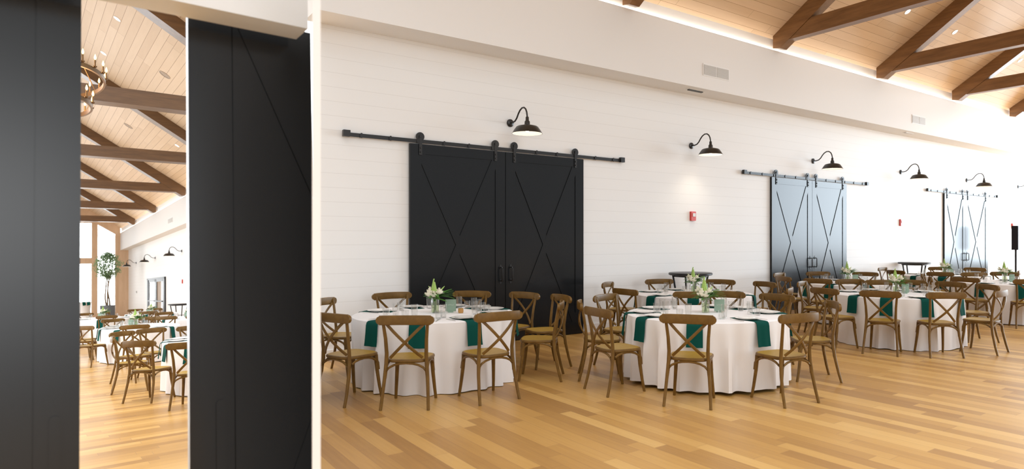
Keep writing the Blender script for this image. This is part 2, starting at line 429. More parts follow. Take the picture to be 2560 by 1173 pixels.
def hanger(root, x, y, zr):
    """strap from the leaf up and over the rail with its wheel"""
    hg = link('hanger', MB().prism([(x - 0.023, zr - 0.20), (x + 0.023, zr - 0.20), (x + 0.023, zr + 0.07), (x, zr + 0.09), (x - 0.023, zr + 0.07)], 1, y - 0.012, y - 0.004).mesh('hanger', M_black), None, root)
    wm = MB()
    n = 20
    wm.prism([(x + 0.062 * math.cos(2 * PI * j / n), zr + 0.062 + 0.062 * math.sin(2 * PI * j / n)) for j in range(n)], 1, y - 0.003, y + 0.020)
    wm.prism([(x + 0.02 * math.cos(2 * PI * j / n), zr + 0.062 + 0.02 * math.sin(2 * PI * j / n)) for j in range(n)], 1, y - 0.018, y - 0.012)
    link('wheel', wm.mesh('wheel', M_black), None, hg)
    link('bolt', MB().ball((x, y - 0.014, zr - 0.10), 0.012).ball((x, y - 0.014, zr - 0.16), 0.012).mesh('bolt', M_black), None, hg)
    return hg
DY = WY - 0.06 - 0.045 + 0.03     # leaf faces
DY = 8.805
pairs = [(3.725, 5.283, 5.293, 6.823), (12.018, 13.536, 13.546, 15.002), (20.287, 21.687, 21.697, 23.351)]
dnames = ['nearest', 'middle', 'farthest']
n_d = 0
for pi_, (xa, xb, xc, xd) in enumerate(pairs):
    zr = 3.0
    for side, (u, v) in enumerate(((xa, xb), (xc, xd))):
        n_d += 1
        hx = v - 0.086 if side == 0 else u + 0.086
        lf = door_leaf('door_%d' % n_d, u, v, DY, 2.955, MR, hx, '%s leaf of the %s pair of black X-braced barn doors' % (['left', 'right'][side], dnames[pi_]))
        for x in (u + 0.155, v - 0.175): hanger(lf, x, DY - 0.002, zr)
    rl = empty('sliding_rail', MR, 'black steel sliding rail above the %s pair of barn doors' % dnames[pi_], 'rail', 'barn door rails')
    x0, x1 = xb + 0.005 - 2.47, xb + 0.005 + 2.42
    link('bar', MB().box(x0, x1, DY + 0.001, DY + 0.012, zr - 0.03, zr + 0.022).mesh('bar', M_black), None, rl)
    for x in (x0 + 0.02, x1 - 0.02):
        link('end_stop', MB().box(x - 0.045, x + 0.045, DY - 0.03, DY + 0.03, zr - 0.035, zr + 0.05).mesh('end_stop', M_black), None, rl)
    for q in range(12):
        x = x0 + 0.22 + q * (x1 - x0 - 0.44) / 11
        sp_ = MB(); n = 10
        sp_.prism([(x + 0.024 * math.cos(2 * PI * j / n), zr - 0.004 + 0.024 * math.sin(2 * PI * j / n)) for j in range(n)], 1, DY + 0.012, WY)
        sp_.prism([(x + 0.022 * math.cos(2 * PI * j / n), zr - 0.004 + 0.035 * math.sin(2 * PI * j / n)) for j in range(n)], 1, DY - 0.010, DY + 0.001)
        link('spacer', sp_.mesh('spacer', M_black), None, rl)

# ------------------------------------------------------------------ gooseneck lamps
def lamp_parts():
    """arm runs out along -y from the wall; origin at the wall plate's centre"""
    n = 20
    pl = MB().tube([(0, 0, 0), (0, -0.018, 0), (0, -0.032, 0)], [0.062, 0.060, 0.035], 20, up=(0, 0, 1))
    pts = [(0, -0.03, 0.0), (0, -0.09, 0.0), (0, -0.15, 0.012), (0, -0.20, 0.05), (0, -0.245, 0.11), (0, -0.29, 0.155), (0, -0.35, 0.185), (0, -0.41, 0.182), (0, -0.455, 0.15), (0, -0.483, 0.10), (0, -0.495, 0.045), (0, -0.497, 0.02)]
    arm = MB().tube(pts, 0.0125, 10, up=(1, 0, 0))
    sx = -0.497
    sock = MB().lathe([(0.016, 0.03), (0.024, 0.02), (0.026, -0.03), (0.040, -0.045), (0.042, -0.085), (0.05, -0.10)], 20, (0, sx, 0))
    sh = MB().lathe([(0.05, -0.095), (0.10, -0.105), (0.150, -0.118), (0.166, -0.128), (0.20, -0.175), (0.226, -0.218), (0.232, -0.228), (0.228, -0.226), (0.20, -0.183), (0.163, -0.138), (0.148, -0.127), (0.05, -0.108)], 40, (0, sx, 0), close=False)
    ins = MB().lathe([(0.226, -0.2275), (0.198, -0.185), (0.162, -0.141), (0.146, -0.130), (0.05, -0.112), (0.001, -0.111)], 40, (0, sx, 0), close=False)
    bl = MB().ball((0, sx, -0.165), 0.035, 12, 8, 1.2)
    return [('wall_plate', pl.mesh('wall_plate', M_bronze, True), []), ('arm', arm.mesh('arm', M_bronze, True), []), ('socket', sock.mesh('socket', M_bronze, True), []),
            ('shade', sh.mesh('shade', M_bronze, True), [('lining', ins.mesh('lining', M_lampin, True))]), ('bulb', bl.mesh('bulb', M_bulb, True), [])]
LAMP = lamp_parts()
for i in range(6):
    x = 5.405 + 4.125 * i
    r = empty('wall_lamp', T(x, WY, 3.425), 'dark bronze gooseneck wall lamp on white shiplap, %s of the row' % ORD[i], 'lamp', 'gooseneck lamps along the barn door wall')
    copies(LAMP, r)
    ld = bpy.data.lights.new('lamp_glow', 'SPOT'); ld.energy = 4 if i != 1 else 13; ld.color = (1, 0.86, 0.66); ld.spot_size = R_(125); ld.spot_blend = 1.0; ld.shadow_soft_size = 0.05
    lo = bpy.data.objects.new('lamp_glow', ld); COL.objects.link(lo); lo.parent = r; lo.location = (0, -0.497, -0.215)

# ------------------------------------------------------------------ vents, alarms, outlet, downlights
def vent(M, w, h, label, face=-1):
    r = empty('air_vent', M, label, 'vent', 'air vents in the bulkheads')
    fr = MB(); fr.box(-w / 2, w / 2, -0.012, 0.0, -h / 2, h / 2)
    link('frame', fr.mesh('frame', M_trim), None, r)
    for s in (-1, 1):
        g = MB()
        x0, x1 = (0.012, w / 2 - 0.02) if s > 0 else (-w / 2 + 0.02, -0.012)
        n = 9
        for q in range(n):
            z = -h / 2 + 0.02 + (h - 0.04) * q / n
            g.box(x0, x1, -0.02, -0.012, z, z + (h - 0.04) / n * 0.6)
        g.box(x0, x1, -0.0135, -0.0121, -h / 2 + 0.02, h / 2 - 0.02)
        link('grille', g.mesh('grille', M_grille), None, r)
vent(T(9.66, FY, 4.78), 0.74, 0.23, 'white double air vent in the bulkhead above the second wall lamp')
vent(T(17.70, FY, 4.75), 0.74, 0.23, 'small white double air vent farther along the bulkhead')
def alarm(M, label, s=1.0):
    r = empty('fire_alarm', M, label, 'fire alarm', 'red fire alarms on the shiplap walls')
    link('body', MB().prism([(-0.06, -0.09), (0.06, -0.09), (0.066, -0.08), (0.066, 0.08), (0.06, 0.09), (-0.06, 0.09), (-0.066, 0.08), (-0.066, -0.08)], 1, -0.045, 0).mesh('body', M_red), None, r)
    link('strobe', MB().box(-0.03, 0.045, -0.055, -0.045, -0.01, 0.055).mesh('strobe', M_strobe), None, r)
for x, lb in ((9.556, 'red fire alarm strobe between the nearest and middle barn doors'), (17.774, 'red fire alarm strobe between the middle and farthest barn doors'), (25.496, 'red fire alarm strobe by the tall black column speaker')):
    alarm(T(x, WY, 2.05), lb)
r = empty('wall_outlet', T(2.592, WY, 0.43), 'white double power outlet low on the shiplap wall', 'outlet')
link('plate', MB().box(-0.06, 0.06, -0.008, 0, -0.06, 0.06).mesh('plate', M_plastic), None, r)
for s in (-1, 1): link('socket', MB().box(s * 0.028 - 0.018, s * 0.028 + 0.018, -0.011, -0.008, -0.035, 0.035).mesh('socket', M_trim), None, r)
r = empty('slot_fitting', T(9.27, 8.52, 4.42), 'thin dark slot fitting under the bulkhead near the first vent', 'ceiling fitting')
link('plate', MB().box(-0.20, 0.20, -0.05, 0.05, -0.012, 0).mesh('plate', M_trim), None, r)
link('slot', MB().box(-0.19, 0.19, -0.03, 0.02, -0.03, -0.012).mesh('slot', M_dark), None, r)
r = empty('slot_fitting', T(17.5, 8.52, 4.42), 'thin pale slot fitting under the bulkhead near the farther vent', 'ceiling fitting')
link('plate', MB().box(-0.20, 0.20, -0.05, 0.05, -0.012, 0).mesh('plate', M_trim), None, r)
link('slot', MB().box(-0.19, 0.19, -0.03, 0.02, -0.022, -0.012).mesh('slot', M_grille), None, r)

def downlight(M, label, lit=True, rad=0.075, group='recessed ceiling downlights'):
    r = empty('recessed_light' if lit else 'ceiling_speaker', M, label, 'downlight' if lit else 'ceiling speaker', group if lit else 'round ceiling speakers')
    link('trim_ring', MB().lathe([(rad * 0.8, 0.0), (rad, 0.0), (rad, -0.008), (rad * 0.8, -0.008)], 24, close=False).mesh('trim_ring', M_trim if lit else M_spk), None, r)
    link('lens' if lit else 'grille', MB().lathe([(rad * 0.82, -0.003), (0.001, -0.003)], 24, close=False).mesh('lens', M_down if lit else M_spk), None, r)
slR = math.atan(0.63)
for i, (px, py) in enumerate(((2269, 29), (2387, 80), (2550, 151))):
    d = ray(px, py); t = (5.80 + 0.63 * FY - EYE) / (d.z + 0.63 * d.y); P = E0 + d * t
    downlight(Matrix.Translation(P - Vector((0, math.sin(slR), math.cos(slR))) * 0.0) @ Matrix.Rotation(-slR, 4, 'X'), 'lit recessed downlight in the plank ceiling, %s of three at right' % ORD[i])

# ------------------------------------------------------------------ bar tables, column speaker
def bar_table(M, label):
    r = empty('bar_table', M, label, 'bar table', 'black folding bar tables along the walls')
    link('tabletop', MB().lathe([(0.001, 0.94), (0.385, 0.94), (0.40, 0.95), (0.40, 0.975), (0.39, 0.985), (0.001, 0.985)], 40, close=False).mesh('tabletop', M_black, True), None, r)
    link('apron', MB().lathe([(0.30, 0.91), (0.31, 0.91), (0.31, 0.94), (0.30, 0.94)], 24, close=False).mesh('apron', M_black), None, r)
    for q in range(4):
        a = PI / 4 + q * PI / 2 + 0.25
        c, s = math.cos(a), math.sin(a)
        link('leg', MB().tube([(0.33 * c, 0.33 * s, 0.94), (0.16 * c, 0.16 * s, 0.0)], 0.019, 8).mesh('leg', M_black, True), None, r)
    link('stretcher', MB().tube([(-0.19, -0.19, 0.5), (0.19, 0.19, 0.5)], 0.01, 6).tube([(-0.19, 0.19, 0.51), (0.19, -0.19, 0.51)], 0.01, 6).mesh('stretcher', M_black), None, r)
bar_table(T(8.94, 8.33), 'black round bar table against the wall behind the middle tables')
bar_table(T(17.65, 8.43), 'small far black bar table against the wall between barn doors')
r = empty('column_speaker', T(23.46, 8.05), 'tall black column speaker on a thin pole by the far wall', 'speaker')
link('base', MB().lathe([(0.001, 0.0), (0.25, 0.0), (0.25, 0.03), (0.05, 0.05), (0.001, 0.05)], 24, close=False).mesh('base', M_spkr), None, r)
link('pole', MB().tube([(0, 0, 0.04), (0, 0, 1.28)], 0.03, 10).mesh('pole', M_spkr), None, r)
link('cabinet', MB().box(-0.09, 0.09, -0.09, 0.09, 1.26, 2.02).mesh('cabinet', M_spkr), None, r)
link('grille', MB().box(-0.078, 0.078, -0.096, -0.09, 1.28, 2.0).mesh('grille', M_black), None, r)

# ================================================================== CHAIRS
def chair_parts():
    """cross-back bistro chair; origin on the floor under the top rail, the sitter looks along +y"""
    parts = []
    for s in (-1, 1):
        pts = [(s * 0.222, -0.055, 0.0), (s * 0.214, -0.022, 0.12), (s * 0.202, 0.012, 0.28), (s * 0.190, 0.030, 0.42), (s * 0.186, 0.030, 0.52), (s * 0.192, 0.012, 0.66), (s * 0.204, -0.010, 0.78), (s * 0.212, -0.022, 0.845)]
        parts.append(('leg', MB().tube(pts, [0.0145, 0.0155, 0.017, 0.019, 0.018, 0.0165, 0.0155, 0.015], 8, up=(0, 1, 0)).mesh('back_leg', M_chair, True), []))
    for s in (-1, 1):
        pts = [(s * 0.200, 0.425, 0.0), (s * 0.190, 0.405, 0.12), (s * 0.178, 0.385, 0.28), (s * 0.170, 0.375, 0.435)]
        parts.append(('leg', MB().tube(pts, [0.0145, 0.0165, 0.019, 0.022], 8, up=(0, 1, 0)).mesh('front_leg', M_chair, True), []))
    # top rail: bowed back in the middle, rounded scroll ends
    rp_, n = [], 12
    for i in range(n + 1):
        u = -1 + 2 * i / n
        rp_.append((u * 0.238, -0.028 - 0.038 * (1 - u * u), 0.838 + 0.006 * (1 - u * u)))
    tr = MB().tube(rp_, 1, 10, up=(0, 0, 1), flat=(0.0125, 0.046))
    for s in (-1, 1):
        tr.tube([(s * 0.232, -0.040, 0.838), (s * 0.232, -0.012, 0.838)], 0.040, 12, up=(0, 0, 1))
    parts.append(('top_rail', tr.mesh('top_rail', M_chair, True), []))
    # crossed slats, bowed back
    for s in (-1, 1):
        pts = []
        for i in range(9):
            u = i / 8
            bow = 4 * u * (1 - u)
            pts.append((s * (0.150 - 0.335 * u), 0.028 - 0.050 * u - 0.050 * bow + s * 0.006, 0.478 + 0.335 * u))
        parts.append(('cross_slat', MB().tube(pts, 1, 8, up=(0, 1, 0), flat=(0.0145, 0.0065)).mesh('cross_slat', M_chair, True), []))
    # seat: rounded trapezoid with a soft dish
    def outline(k, sc, z):
        vs_ = []
        for j in range(k):
            q = 2 * PI * j / k
            c, s_ = math.cos(q), math.sin(q)
            ex = 0.55
            x = math.copysign(abs(c) ** ex, c); y = math.copysign(abs(s_) ** ex, s_)
            wx = 0.192 + 0.030 * (y + 1) / 2
            vs_.append((x * wx * sc, 0.215 + y * 0.212 * sc, z))
        return vs_
    k = 36
    rings = [outline(k, 0.94, 0.430), outline(k, 0.99, 0.437), outline(k, 1.0, 0.448), outline(k, 0.985, 0.458), outline(k, 0.93, 0.463)]
    sm = MB()
    vs_ = [p for r0 in rings for p in r0]
    fs_ = [(i * k + j, i * k + (j + 1) % k, (i + 1) * k + (j + 1) % k, (i + 1) * k + j) for i in range(len(rings) - 1) for j in range(k)] + [tuple(range(k))[::-1]]
    sm.add(vs_, fs_)
    tp = [outline(k, 0.93, 0.463), outline(k, 0.87, 0.461), outline(k, 0.45, 0.457)]
    tm = MB(); tm.add([p for r0 in tp for p in r0], [(i * k + j, i * k + (j + 1) % k, (i + 1) * k + (j + 1) % k, (i + 1) * k + j) for i in range(2) for j in range(k)] + [tuple(2 * k + j for j in range(k))])
    parts.append(('seat', sm.mesh('seat', M_chair, True), [('seat_panel', tm.mesh('seat_panel', M_seat, True))]))
    # bentwood arches between the legs, under the seat
    def arch(a, b, zl, zt):
        a, b = Vector(a), Vector(b); pts = []
        for i in range(11):
            u = i / 10
            h = math.sin(PI * u) ** 0.62
            p = a.lerp(b, 0.5 - 0.5 * math.cos(PI * u)); p.z = zl + (zt - zl) * h
            pts.append(p)
        return MB().tube(pts, 0.0115, 7)
    for a, b in (((-0.196, 0.018, 0), (0.196, 0.018, 0)), ((-0.186, 0.40, 0), (0.186, 0.40, 0)), ((-0.196, 0.02, 0), (-0.182, 0.39, 0)), ((0.196, 0.02, 0), (0.182, 0.39, 0))):
        parts.append(('arch_brace', arch(a, b, 0.285, 0.428).mesh('arch_brace', M_chair, True), []))
    return parts
CHAIR = chair_parts()

# ================================================================== TABLES AND SETTINGS
def cloth_mesh(seed, a=0.915, b=0.915, hem=0.012, flare=0.03, amp=0.02, ht=0.745):
    rnd = random.Random(seed)
    k = 168
    nf = 23
    ph = [rnd.random() * 6.28 for _ in range(5)]
    def fold(q):
        s_ = math.sin(nf * q + 1.6 * math.sin(2 * q + ph[0]) + ph[1]) * 0.6 + math.sin((nf + 6) * q + ph[2] + 1.2 * math.sin(3 * q + ph[3])) * 0.4
        return s_ - 0.25 * (1 - s_ * s_)
    rings = [(0.0, ht), (0.5, ht), (0.94, ht), (0.985, ht - 0.001), (1.0, ht - 0.009)]
    vs_ = []
    for (u, z) in rings:
        for j in range(k):
            q = 2 * PI * j / k; vs_.append((max(u, 1e-3) * a * math.cos(q), max(u, 1e-3) * b * math.sin(q), z))
    nz = 12
    for i in range(1, nz + 1):
        t = i / nz
        for j in range(k):
            q = 2 * PI * j / k
            d = 0.008 + flare * t ** 1.2 + amp * (fold(q) - 0.45) * min(1, t * 1.6) ** 1.0
            z = ht - 0.012 - (ht - 0.012 - hem) * t
            if i == nz: z += 0.008 * (0.5 + 0.5 * math.sin(5 * q + ph[4]))
            vs_.append(((a + d) * math.cos(q), (b + d) * math.sin(q), z))
    nr = len(rings) + nz
    fs_ = [(i * k + j, i * k + (j + 1) % k, (i + 1) * k + (j + 1) % k, (i + 1) * k + j) for i in range(nr - 1) for j in range(k)] + [tuple(range(k))]
    return MB().add(vs_, fs_).mesh('tablecloth', M_cloth, True)
def table_parts(a, b):
    top = MB(); k = 48
    for z in (0,):
        top.prism([((a - 0.012) * math.cos(2 * PI * j / k), (b - 0.012) * math.sin(2 * PI * j / k)) for j in range(k)], 2, 0.715, 0.741)
    ps = [('tabletop', top.mesh('tabletop', M_pine), [])]
    for sx in (-1, 1):
        for sy in (-1, 1):
            ps.append(('leg', MB().tube([(sx * a * 0.5, sy * b * 0.5, 0.0), (sx * a * 0.48, sy * b * 0.48, 0.716)], 0.018, 8).mesh('leg', M_black), []))
    return ps
TAB_R = table_parts(0.915, 0.915)
def napkin_mesh(r0=0.52, edge=0.915, seed=0):
    """folded in thirds: flat from r0 to the table edge, then hanging; along +x from the table centre"""
    rnd = random.Random(seed)
    w = 0.082
    path = [(r0, 0.7485), (0.75, 0.7485), (edge - 0.03, 0.7485), (edge + 0.004, 0.745), (edge + 0.022, 0.73), (edge + 0.030, 0.70), (edge + 0.036, 0.62), (edge + 0.046, 0.53), (edge + 0.052, 0.492)]
    vs_, fs_ = [], []
    m_ = 9
    for i, (r_, z_) in enumerate(path):
        for j in range(m_):
            y = -w + 2 * w * j / (m_ - 1)
            wav = 0.005 * math.sin(j * 1.4 + seed) * (i > 4) * (i - 4) / 4
            wy = y * (1.0 + 0.05 * (i > 4) * (i - 4) / 4)
            vs_.append((r_ + wav, wy, z_))
    n1 = len(vs_)
    for i, (r_, z_) in enumerate(path):
        dx, dz = (0.0, -0.0032) if i < 3 else ((-0.003, -0.002) if i < 5 else (-0.006, 0))
        for j in range(m_):
            y = -w + 2 * w * j / (m_ - 1)
            wav = 0.005 * math.sin(j * 1.4 + seed) * (i > 4) * (i - 4) / 4
            vs_.append((r_ + wav + dx, y * (1.0 + 0.05 * (i > 4) * (i - 4) / 4), z_ + dz))
    n = len(path)
    for i in range(n - 1):
        for j in range(m_ - 1):
            a_ = i * m_ + j
            fs_.append((a_, a_ + 1, a_ + m_ + 1, a_ + m_)); fs_.append((n1 + a_, n1 + a_ + m_, n1 + a_ + m_ + 1, n1 + a_ + 1))
        fs_.append((i * m_, (i + 1) * m_, n1 + (i + 1) * m_, n1 + i * m_)); a_ = i * m_ + m_ - 1; fs_.append((a_, n1 + a_, n1 + a_ + m_, a_ + m_))
    for j in range(m_ - 1):
        fs_.append((j, n1 + j, n1 + j + 1, j + 1)); a_ = (n - 1) * m_ + j; fs_.append((a_, a_ + 1, n1 + a_ + 1, n1 + a_))
    return MB().add(vs_, fs_).mesh('napkin', M_nap, True)
NAP = [napkin_mesh(seed=s) for s in (0, 1, 2)]
PLATE = MB().lathe([(0.001, 0.0), (0.075, 0.0), (0.085, 0.003), (0.135, 0.015), (0.138, 0.018), (0.133, 0.019), (0.085, 0.008), (0.001, 0.006)], 40, close=False).mesh('dinner_plate', M_plate, True)
SALAD = MB().lathe([(0.001, 0.0), (0.06, 0.0), (0.098, 0.011), (0.101, 0.014), (0.097, 0.0145), (0.06, 0.006), (0.001, 0.005)], 36, close=False).mesh('salad_plate', M_plate, True)
def tumbler(rb, rt, h):
    t = 0.0022
    return MB().lathe([(0.001, 0.0), (rb, 0.0), (rt, h), (rt - t, h), (rb - t, 0.010), (0.001, 0.010)], 24, close=False).mesh('tumbler', M_glass, True)
TALL, SHORT = tumbler(0.031, 0.036, 0.148), tumbler(0.034, 0.039, 0.092)
def fork_mesh():
    m = MB(); m.box(-0.006, 0.006, -0.10, 0.03, 0, 0.003); m.box(-0.012, 0.012, 0.03, 0.055, 0, 0.003)
    for x in (-0.0105, -0.0035, 0.0035, 0.0105): m.box(x - 0.0015, x + 0.0015, 0.055, 0.095, 0, 0.003)
    return m.mesh('fork', M_steel)
def knife_mesh():
    m = MB(); m.box(-0.006, 0.006, -0.11, -0.01, 0, 0.004); m.prism([(-0.005, -0.01), (0.006, -0.01), (0.008, 0.09), (0.0, 0.11), (-0.005, 0.10)], 2, 0, 0.003)
    return m.mesh('knife', M_steel)
FORK, KNIFE = fork_mesh(), knife_mesh()

# ---- flowers
def rose(m, c, r, rnd):
    for ring, (n, tilt, rr) in enumerate(((5, 0.25, 0.35), (6, 0.6, 0.6), (7, 1.05, 0.9))):
        for i in range(n):
            a = 2 * PI * (i + 0.5 * ring + rnd.random() * 0.3) / n
            vs_ = []
            for u in range(4):
                for v in range(-2, 3):
                    t = u / 3
                    rad = r * rr * (0.25 + 0.75 * math.sin(t * PI * 0.5 + 0.2) * (0.5 + tilt * 0.55))
                    hh = r * (1.5 - 0.42 * ring) * t - r * 0.35 + r * 0.10 * (1 - (v / 2) ** 2) * t
                    aa = a + v * 0.26 * (0.6 + 0.4 * t)
                    vs_.append((c[0] + rad * math.cos(aa), c[1] + rad * math.sin(aa), c[2] + hh))
            m.add(vs_, [(u * 5 + v, u * 5 + v + 1, (u + 1) * 5 + v + 1, (u + 1) * 5 + v) for u in range(3) for v in range(4)])
def leaf(m, base, d, L, w, droop=0.25):
    d = Vector(d).normalized(); sd = d.cross(Vector((0, 0, 1)));
    if sd.length < 0.1: sd = Vector((1, 0, 0))
    sd.normalize(); b = Vector(base)
    vs_ = []
    for i, (t, ww) in enumerate(((0, 0.08), (0.3, 0.9), (0.6, 1.0), (0.85, 0.55), (1.0, 0.05))):
        p = b + d * (L * t) - Vector((0, 0, 1)) * (droop * L * t * t)
        vs_ += [p - sd * (w * ww) + Vector((0, 0, 0.1 * w)), p - Vector((0, 0, 0.12 * w)), p + sd * (w * ww) + Vector((0, 0, 0.1 * w))]
    m.add(vs_, [(i * 3 + j, i * 3 + j + 1, i * 3 + j + 4, i * 3 + j + 3) for i in range(4) for j in range(2)])
def bouquet_parts(seed, tall=0.0):
    rnd = random.Random(seed)
    ps = []
    z0 = 0.17
    st = MB()
    for i in range(9):
        a = rnd.random() * 6.28; r0 = 0.022 * rnd.random(); r1 = 0.05 + 0.03 * rnd.random()
        st.tube([(r0 * math.cos(a + 2), r0 * math.sin(a + 2), 0.012), (0.02 * math.cos(a), 0.02 * math.sin(a), z0 - 0.02), (r1 * math.cos(a), r1 * math.sin(a), z0 + 0.07)], 0.0032, 5)
    ps.append(('stems', st.mesh('stems', M_stem, True), []))
    for (x, y, z, r_) in ((-0.055, -0.045, 0.215, 0.060), (-0.005, -0.065, 0.205, 0.046), (0.045, -0.03, 0.235, 0.048), (0.0, 0.04, 0.235, 0.05), (-0.07, 0.035, 0.25, 0.042), (0.07, 0.04, 0.22, 0.042)):
        m = MB(); rose(m, (x + rnd.uniform(-.01, .01), y + rnd.uniform(-.01, .01), z), r_, rnd)
        ps.append(('blossom', m.mesh('blossom', M_rose, True), []))
    m = MB()
    for i in range(46):
        a = rnd.random() * 6.28; el = rnd.uniform(-0.1, 0.9)
        b = (0.045 * math.cos(a), 0.045 * math.sin(a), z0 + rnd.uniform(-0.01, 0.06))
        leaf(m, b, (math.cos(a), math.sin(a), el), rnd.uniform(0.06, 0.13), rnd.uniform(0.011, 0.022))
    ps.append(('foliage', m.mesh('foliage', M_leaf), []))
    # feathery fern out to one side
    m = MB()
    for fr_ in range(5):
        a = 0.1 + 0.35 * (fr_ - 2) * 0.5; el = 0.15 + 0.16 * fr_
        d = Vector((math.cos(a), math.sin(a), el)).normalized(); sd = d.cross(Vector((0, 0, 1))).normalized()
        for i in range(16):
            t = i / 15; p = Vector((0.03, 0, z0 + 0.02)) + d * (0.20 * t) - Vector((0, 0, 0.05 * t * t))
            for s in (-1, 1): leaf(m, p, d * 0.6 + sd * s, 0.05 * (1 - 0.7 * t) + 0.008, 0.005, 0.1)
    ps.append(('fern', m.mesh('fern', M_fern), []))
    # a spire of pale green buds
    m = MB(); hx = -0.015
    for i in range(16):
        t = i / 15; rr = 0.021 * (1 - t) + 0.004
        for q in range(4 if t < 0.8 else 2):
            a = q * PI / 2 + i * 0.7
            m.ball((hx + rr * math.cos(a), rr * math.sin(a), 0.24 + tall + 0.15 * t), 0.011 * (1 - t) + 0.005, 6, 4, 1.3)
    m.tube([(0, 0, z0), (hx, 0, 0.25 + tall)], 0.004, 5)
    ps.append(('flower_spire', m.mesh('flower_spire', M_spike, True), []))
    m = MB()
    for s, a in ((-1, 2.5), (1, 0.6)):
        m.tube([(0.03 * math.cos(a), 0.03 * math.sin(a), z0 + 0.04), (0.08 * math.cos(a), 0.08 * math.sin(a), z0 + 0.10), (0.115 * math.cos(a), 0.115 * math.sin(a), z0 + 0.135)], [0.003, 0.010, 0.003], 6)
    ps.append(('bud', m.mesh('bud', M_spike, True), []))
    return ps
BOUQ = [bouquet_parts(3), bouquet_parts(11, 0.02)]
def vase_parts():
    g = MB().lathe([(0.001, 0.0), (0.046, 0.0), (0.046, 0.16), (0.052, 0.178), (0.049, 0.178), (0.043, 0.16), (0.043, 0.008), (0.001, 0.008)], 28, close=False).mesh('glass', M_glass, True)
    w = MB().lathe([(0.001, 0.0085), (0.0425, 0.0085), (0.0425, 0.115), (0.001, 0.115)], 24, close=False).mesh('water', M_water, True)
    return [('glass', g, []), ('water', w, [])]
VASE = vase_parts()
def card_parts():
    c = MB().box(-0.062, 0.062, -0.0012, 0.0012, 0.012, 0.152).mesh('card', M_card)
    s_ = MB().box(-0.03, 0.03, -0.012, 0.012, 0.0, 0.014).mesh('stand', M_card)
    i_ = MB()
    pts = [(-0.036 + 0.072 * t / 24, -0.0022, 0.088 + 0.010 * math.sin(t * 1.35) * (1 - 0.3 * math.sin(t))) for t in range(25)]
    i_.tube(pts, 0.0013, 4)
    return [('card', c, [('script_line', i_.mesh('script_line', M_ink))]), ('stand', s_, [])]
CARD = card_parts()
VOT = [('cup', MB().lathe([(0.001, 0.0), (0.026, 0.0), (0.032, 0.02), (0.030, 0.055), (0.028, 0.055), (0.029, 0.02), (0.024, 0.004), (0.001, 0.004)], 20, close=False).mesh('cup', M_amber, True), []),
       ('candle', MB().lathe([(0.001, 0.004), (0.022, 0.004), (0.024, 0.03), (0.001, 0.032)], 16, close=False).mesh('candle', M_rose, True), [])]

ITEMS = []      # (object, kind phrase, table phrase, near?, px) - labelled once every item of a table is known
def note(o, phrase, cat, T_, near, M, group):
    p = o.matrix_world.translation
    ITEMS.append((o, phrase, cat, T_, near, proj(p)[0], group))

